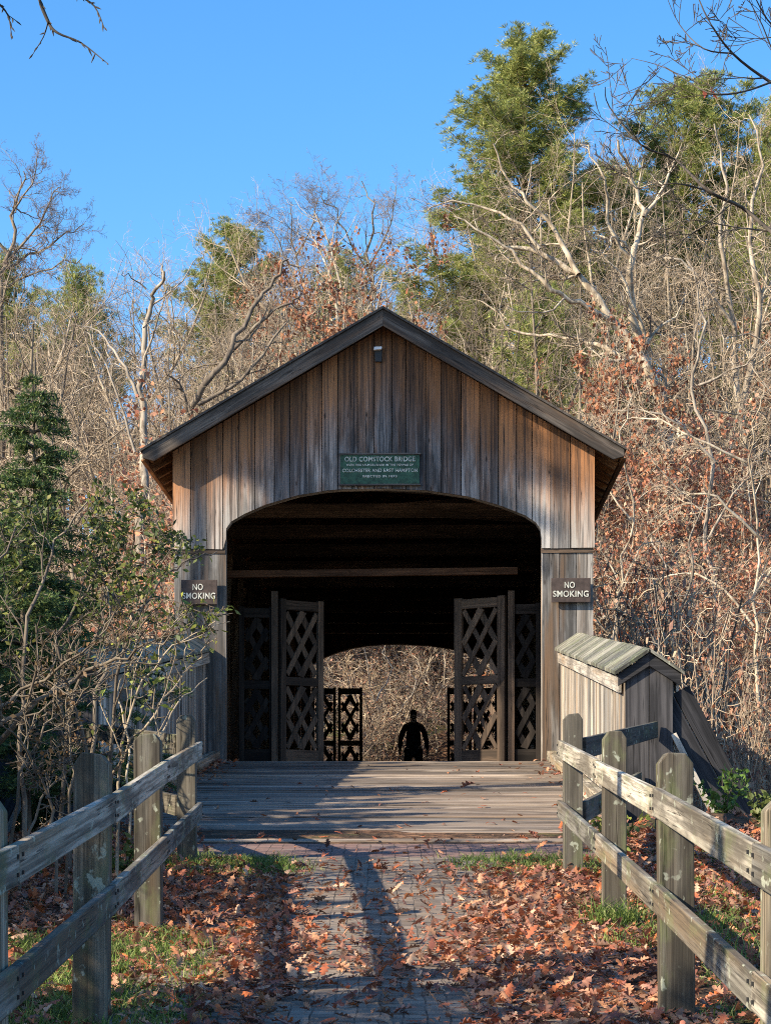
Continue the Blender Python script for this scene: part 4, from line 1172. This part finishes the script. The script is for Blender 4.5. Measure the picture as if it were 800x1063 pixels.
# grass
gp = PB(); rg = np.random.default_rng(8)
GR_ = [(.10, .17, .03), (.14, .21, .04), (.19, .25, .06), (.24, .27, .09), (.08, .13, .03)]
def tuft(x, y, n, l, spread):
    P = np.stack([x + rg.normal(0, spread, n), y + rg.normal(0, spread, n), np.zeros(n)], 1); P[:, 2] = H(P[:, 0], P[:, 1]) - .01
    D = nrm(np.stack([rg.normal(0, .35, n), rg.normal(0, .35, n), np.ones(n)], 1))
    S_ = nrm(np.cross(D, rg.normal(0, 1, (n, 3)))); ll = l * rg.uniform(.4, 1.2, (n, 1)); w = .004
    mid = P + D * ll * .55; tip = mid + nrm(D + np.stack([rg.normal(0, .6, n), rg.normal(0, .6, n), np.full(n, -.35)], 1)) * ll * .5
    C = np.array(GR_)[rg.integers(0, 5, n)] * rg.uniform(.8, 1.2, (n, 1))
    gp.quads(np.stack([P - S_ * w, P + S_ * w, mid + S_ * w * .8, mid - S_ * w * .8], 1), C)
    gp.quads(np.stack([mid - S_ * w * .8, mid + S_ * w * .8, tip + S_ * w * .15, tip - S_ * w * .15], 1), C)
for k in range(640):
    z = rg.random()
    if z < .36: x, y = rg.uniform(-2.4, -.95), rg.uniform(9, 13.6)
    elif z < .54: x, y = rg.uniform(1.45, 3.0), rg.uniform(10, 19)
    elif z < .66: x, y = rg.normal(1.15, .28), rg.normal(17.9, .3)
    elif z < .74: x, y = rg.normal(-.95, .12), rg.normal(17.6, .35)
    elif z < .82: x, y = rg.normal(-1.5, .2), rg.normal(17.9, .3)
    else: x, y = rg.choice([-1, 1]) * rg.uniform(1.5, 4), rg.uniform(9, 21)
    tuft(x, y, 45, .06 + .05 * rg.random(), .09)
for k in range(9): tuft(1.42 + rg.normal(0, .08), 13.95 + rg.normal(0, .08), 40, .2, .05)
for k in range(8): tuft(2.1 + rg.normal(0, .3), 13.4 + rg.normal(0, .6), 40, .17, .07)
o = link('grass', gp.mesh('grass'), M['grass']); tag(o, 'short green grass along the fences and path edge', 'grass', kind='stuff')
# small leafy weeds at the right parapet foot
def weed(x, y, hgt, label, seed, cols, group=None):
    rng = np.random.default_rng(seed); e = empty('weed', (x, y, hz(x, y))); tag(e, label, 'plant', group)
    st, lv = PB(), PB()
    for j in range(7):
        a = rng.uniform(0, 6.28); d = nrm(np.array([math.cos(a) * .5, math.sin(a) * .5, 1])); pts = [np.array([0, 0, -.05])]
        for i_ in range(5): d = nrm(d + rng.normal(0, .15, 3)); pts.append(pts[-1] + d * hgt / 5)
        st.tube(np.array(pts), np.linspace(.005, .002, 6), 4)
        P = np.repeat(np.array(pts[1:]), 7, 0); V, C = spray(rng, P + rng.normal(0, .02, P.shape), np.tile([0, 0, .1], (len(P), 1)), .075, .04, cols, .8, .2); lv.quads(V, C)
    link('stem', st.mesh('stem'), M['darkbark'], e); link('leaves', lv.mesh('leaves'), M['leaf'], e)
weed(1.83, 18.6, .5, 'pale green leafy weed in the gap between the first two right fence posts', 71, [(.24, .26, .06), (.18, .22, .05)])
weed(3.15, 21.6, .5, 'green leafy weed at the foot of the raking brace on the right', 72, [(.08, .15, .03), (.11, .19, .04)])
weed(3.4, 20.9, .28, 'low dull green weed in front of the raking brace', 73, [(.10, .14, .04), (.15, .17, .05)])
weed(-1.95, 17.0, .5, 'small green weed behind the left fence near its far post', 74, [(.12, .17, .04), (.2, .22, .06)])

# ------------------------------------------------------------------ person walking away inside the bridge
def skin_mesh(name, nodes, edges, root, sub=2):
    me = bpy.data.meshes.new(name); me.from_pydata([n[:3] for n in nodes], edges, []); me.update()
    o = bpy.data.objects.new(name, me); COL.objects.link(o)
    mo = o.modifiers.new('skin', 'SKIN'); mo.use_smooth_shade = True
    for k, n in enumerate(nodes):
        r = n[3] if isinstance(n[3], tuple) else (n[3], n[3])
        me.skin_vertices[0].data[k].radius = r
    me.skin_vertices[0].data[root].use_root = True
    sm = o.modifiers.new('sub', 'SUBSURF'); sm.levels = sub; sm.render_levels = sub
    bpy.context.view_layer.update()
    m2 = bpy.data.meshes.new_from_object(o.evaluated_get(bpy.context.evaluated_depsgraph_get()))
    bpy.data.objects.remove(o); m2.name = name
    for p in m2.polygons: p.use_smooth = True
    return m2
def person(loc, rz, label):
    N, E = [], []
    def nd(*a): N.append(a); return len(N) - 1
    def ed(a, b): E.append((a, b))
    pel = nd(0, 0, .95, (.15, .11)); wa = nd(0, 0, 1.10, (.14, .10)); ch = nd(0, 0, 1.30, (.17, .115)); sh = nd(0, 0, 1.44, (.12, .09)); nk = nd(0, .0, 1.52, .055); hb = nd(0, .02, 1.60, (.07, .08)); hd = nd(0, .03, 1.68, (.078, .095)); ht = nd(0, .02, 1.76, (.055, .07))
    for a, b in ((pel, wa), (wa, ch), (ch, sh), (sh, nk), (nk, hb), (hb, hd), (hd, ht)): ed(a, b)
    hands = {}
    for s in (-1, 1):
        a = nd(s * .19, 0, 1.40, .06); el_ = nd(s * .268, -.02 + .03 * s, 1.14, .046); wr = nd(s * .292, .05 + .03 * s, .90, .03); pm = nd(s * .292, .065 + .03 * s, .83, (.02, .036))
        ed(sh, a); ed(a, el_); ed(el_, wr); ed(wr, pm)
        hp = nd(s * .11, 0, .88, .09); kn = nd(s * .125, .03 * s, .50, .06); an = nd(s * .13, .06 * s - .02, .09, .04); to = nd(s * .14, .06 * s + .13, .04, .035)
        ed(pel, hp); ed(hp, kn); ed(kn, an); ed(an, to)
        for j, (dy, l) in enumerate(((-.026, .075), (-.009, .085), (.009, .08), (.026, .062))):
            f1 = nd(s * .292, .065 + .03 * s + dy, .795, .0095); f2 = nd(s * .286, .07 + .03 * s + dy, .795 - l * .5, .0085); f3 = nd(s * .274, .072 + .03 * s + dy, .795 - l, .007)
            ed(pm, f1); ed(f1, f2); ed(f2, f3)
        t1 = nd(s * .284, .105 + .03 * s, .845, .011); t2 = nd(s * .274, .12 + .03 * s, .80, .009); ed(pm, t1); ed(t1, t2)
    body = link('person', skin_mesh('person', N, E, 0), M['skin'])
    body.location = loc; body.rotation_euler = (0, 0, rz); tag(body, label, 'person')
    # face details: nose and ears, a mouth and eyes
    fp = PB(); 
    fp.tube([(0, .118, 1.70), (0, .133, 1.665), (0, .118, 1.65)], [.008, .014, .008], 6)
    for s in (-1, 1): fp.tube([(s * .076, .02, 1.70), (s * .09, .01, 1.675), (s * .078, .02, 1.64)], [.006, .014, .006], 6)
    link('face', fp.mesh('face', True), M['skin'], body)
    ey = PB()
    for s in (-1, 1): ey.tube([(s * .045, .108, 1.695), (s * .032, .116, 1.697), (s * .02, .112, 1.695)], [.003, .008, .003], 6)
    ey.tube([(-.022, .114, 1.618), (0, .12, 1.615), (.022, .114, 1.618)], [.002, .006, .002], 5)
    link('eyes_and_mouth', ey.mesh('eyes_and_mouth', True), M['hair'], body)
    # jacket
    N2, E2 = [], []
    def n2(*a): N2.append(a); return len(N2) - 1
    c0 = n2(0, 0, .84, (.178, .14)); c1 = n2(0, 0, 1.05, (.172, .135)); c2 = n2(0, 0, 1.26, (.176, .14)); c3 = n2(0, 0, 1.41, (.14, .11)); c4 = n2(0, 0, 1.51, (.066, .07))
    E2 += [(c0, c1), (c1, c2), (c2, c3), (c3, c4)]
    for s in (-1, 1):
        a = n2(s * .195, 0, 1.375, .07); b = n2(s * .27, -.02 + .03 * s, 1.14, .058); c = n2(s * .292, .045 + .03 * s, .92, .046); E2 += [(c3, a), (a, b), (b, c)]
    link('jacket', skin_mesh('jacket', N2, E2, 0), M['coat'], body)
    N3 = [(0, 0, .93, (.165, .125))]; E3 = []
    for s in (-1, 1):
        k = len(N3); N3 += [(s * .11, 0, .84, .105), (s * .125, .03 * s, .50, .078), (s * .13, .06 * s - .02, .10, .062)]; E3 += [(0, k), (k, k + 1), (k + 1, k + 2)]
    link('trousers', skin_mesh('trousers', N3, E3, 0), M['trouser'], body)
    for s in (-1, 1):
        link('shoe', skin_mesh('shoe', [(s * .13, .06 * s - .05, .05, (.045, .05)), (s * .137, .06 * s + .07, .04, (.05, .04)), (s * .142, .06 * s + .17, .035, (.04, .03))], [(0, 1), (1, 2)], 0), M['shoe'], body)
    link('hair', skin_mesh('hair', [(0, -.02, 1.63, (.074, .06)), (0, -.005, 1.70, (.078, .085)), (0, .02, 1.765, (.058, .075))], [(0, 1), (1, 2)], 0), M['hair'], body)
    return body
pp = Vector(((429 - 400) * 49.3 / F, 49.3, 1.485))
person(pp, -.05, 'person in dark jacket and trousers standing inside the bridge seen from behind')

# ------------------------------------------------------------------ added unseen trees, placed to shade the path, ramp and gable
SUN = Vector((-.74, -.43, .50)).normalized()
def shade_pine(target, dist, hgt, crown, rad, seed, label):
    """a pine whose crown middle stands on the sun ray of the target"""
    c = Vector(target) + SUN * dist
    base = hz(c.x, c.y)
    e = make_pine(seed, hgt, crown, rad, 3.2); e.name = 'pine_tree'
    e.location = (c.x, c.y, c.z - (hgt - crown * .5)); 
    z0 = base - e.location.z
    tag(e, label, 'tree', 'added pines out of view that shade the gable')
    tr = PB(); tr.tube([(0, 0, z0 - .3), (0, 0, z0 * .5), (0, 0, .2)], [.12, .10, .08], 8); link('lower_trunk', tr.mesh('lower_trunk', True), M['pinebark'], e)
    return e
shade_row = [(-4.7, 3.6, 3.9), (-4.9, 4.5, 3.5), (-4.6, 5.0, 4.3), (-4.8, 6.1, 3.4), (-4.6, 6.9, 3.7), (-4.8, 7.5, 3.3), (-4.7, 8.3, 3.9)] + [(-4.7 - .12 * (y - 12), y, np.interp(y, [12, 17, 18.5, 20, 25, 30], [2.9, 2.9, 4.0, 4.9, 5.2, 6.9])) for y in np.arange(12.7, 29.5, .8)]  # added unseen row; heights and gap shaped by where its shade falls
for k, (x, y, zt_) in enumerate(shade_row):
    c = copy_tree(hm); c.name = 'hemlock_tree'
    g0 = hz(x, y) - .1; h_ = zt_ - g0
    c.location = (x, y, g0); c.scale = (.75, .75, h_ / 4.75); c.rotation_euler = (0, 0, k * 1.3)
    tag(c, 'added hemlock out of view left of the path, placed for its shade', 'tree', 'added hemlock row out of view that shades the path')
for k, (tx, tz, cr, rr) in enumerate(((-2.8, 6.1, 3.0, .85), (-1.5, 6.0, 4.0, .95), (-.2, 5.8, 4.4, 1.05), (1.0, 6.0, 4.4, .95))):  # added unseen crowns, set on the sun rays to shade the upper gable
    shade_pine(B(tx, 0, tz), 14 + 1.5 * k, 9, cr, rr, 81 + k, 'added slim pine out of view left of the bridge, shading the gable')

# ------------------------------------------------------------------ light, sky, camera
su = bpy.data.lights.new('sun', 'SUN'); su.energy = 5.0; su.angle = math.radians(.53); su.color = (1.0, .87, .67)
so = bpy.data.objects.new('sun', su); COL.objects.link(so); so.rotation_euler = SUN.to_track_quat('Z', 'Y').to_euler(); so.location = (-30, -10, 40)
w = bpy.data.worlds.new('World'); sc.world = w; w.use_nodes = True
nt = w.node_tree; nt.nodes.clear()
wo = nt.nodes.new('ShaderNodeOutputWorld'); bg = nt.nodes.new('ShaderNodeBackground'); sky = nt.nodes.new('ShaderNodeTexSky')
sky.sky_type = 'NISHITA'; sky.sun_disc = False; sky.sun_elevation = math.asin(SUN.z); sky.sun_rotation = math.atan2(SUN.x, SUN.y)
sky.altitude = 100; sky.air_density = 1.0; sky.dust_density = .8; sky.ozone_density = 4.0
bg.inputs[1].default_value = .15
hs = nt.nodes.new('ShaderNodeHueSaturation'); hs.inputs['Saturation'].default_value = 1.25; hs.inputs['Value'].default_value = .92
nt.links.new(sky.outputs[0], hs.inputs['Color']); nt.links.new(hs.outputs[0], bg.inputs[0]); nt.links.new(bg.outputs[0], wo.inputs[0])
cam = bpy.data.cameras.new('camera'); co_ = bpy.data.objects.new('camera', cam); COL.objects.link(co_)
co_.location = (0, 0, 0); co_.rotation_euler = (math.radians(90), 0, 0)
cam.sensor_fit = 'HORIZONTAL'; cam.sensor_width = 36; cam.lens = 36 * F / 800; cam.shift_y = (HZ - 531.5) / 800; cam.clip_end = 3000; cam.clip_start = .1
sc.camera = co_
vs = sc.view_settings; vs.view_transform = 'Standard'; vs.look = 'None'; vs.exposure = 1.0; vs.gamma = 1.0; vs.use_curve_mapping = False
sc.render.engine = 'CYCLES'; sc.cycles.max_bounces = 6; sc.cycles.diffuse_bounces = 4; sc.cycles.use_denoising = False; sc.cycles.filter_width = 1.05; sc.cycles.use_adaptive_sampling = False; sc.cycles.sample_clamp_indirect = 4.0
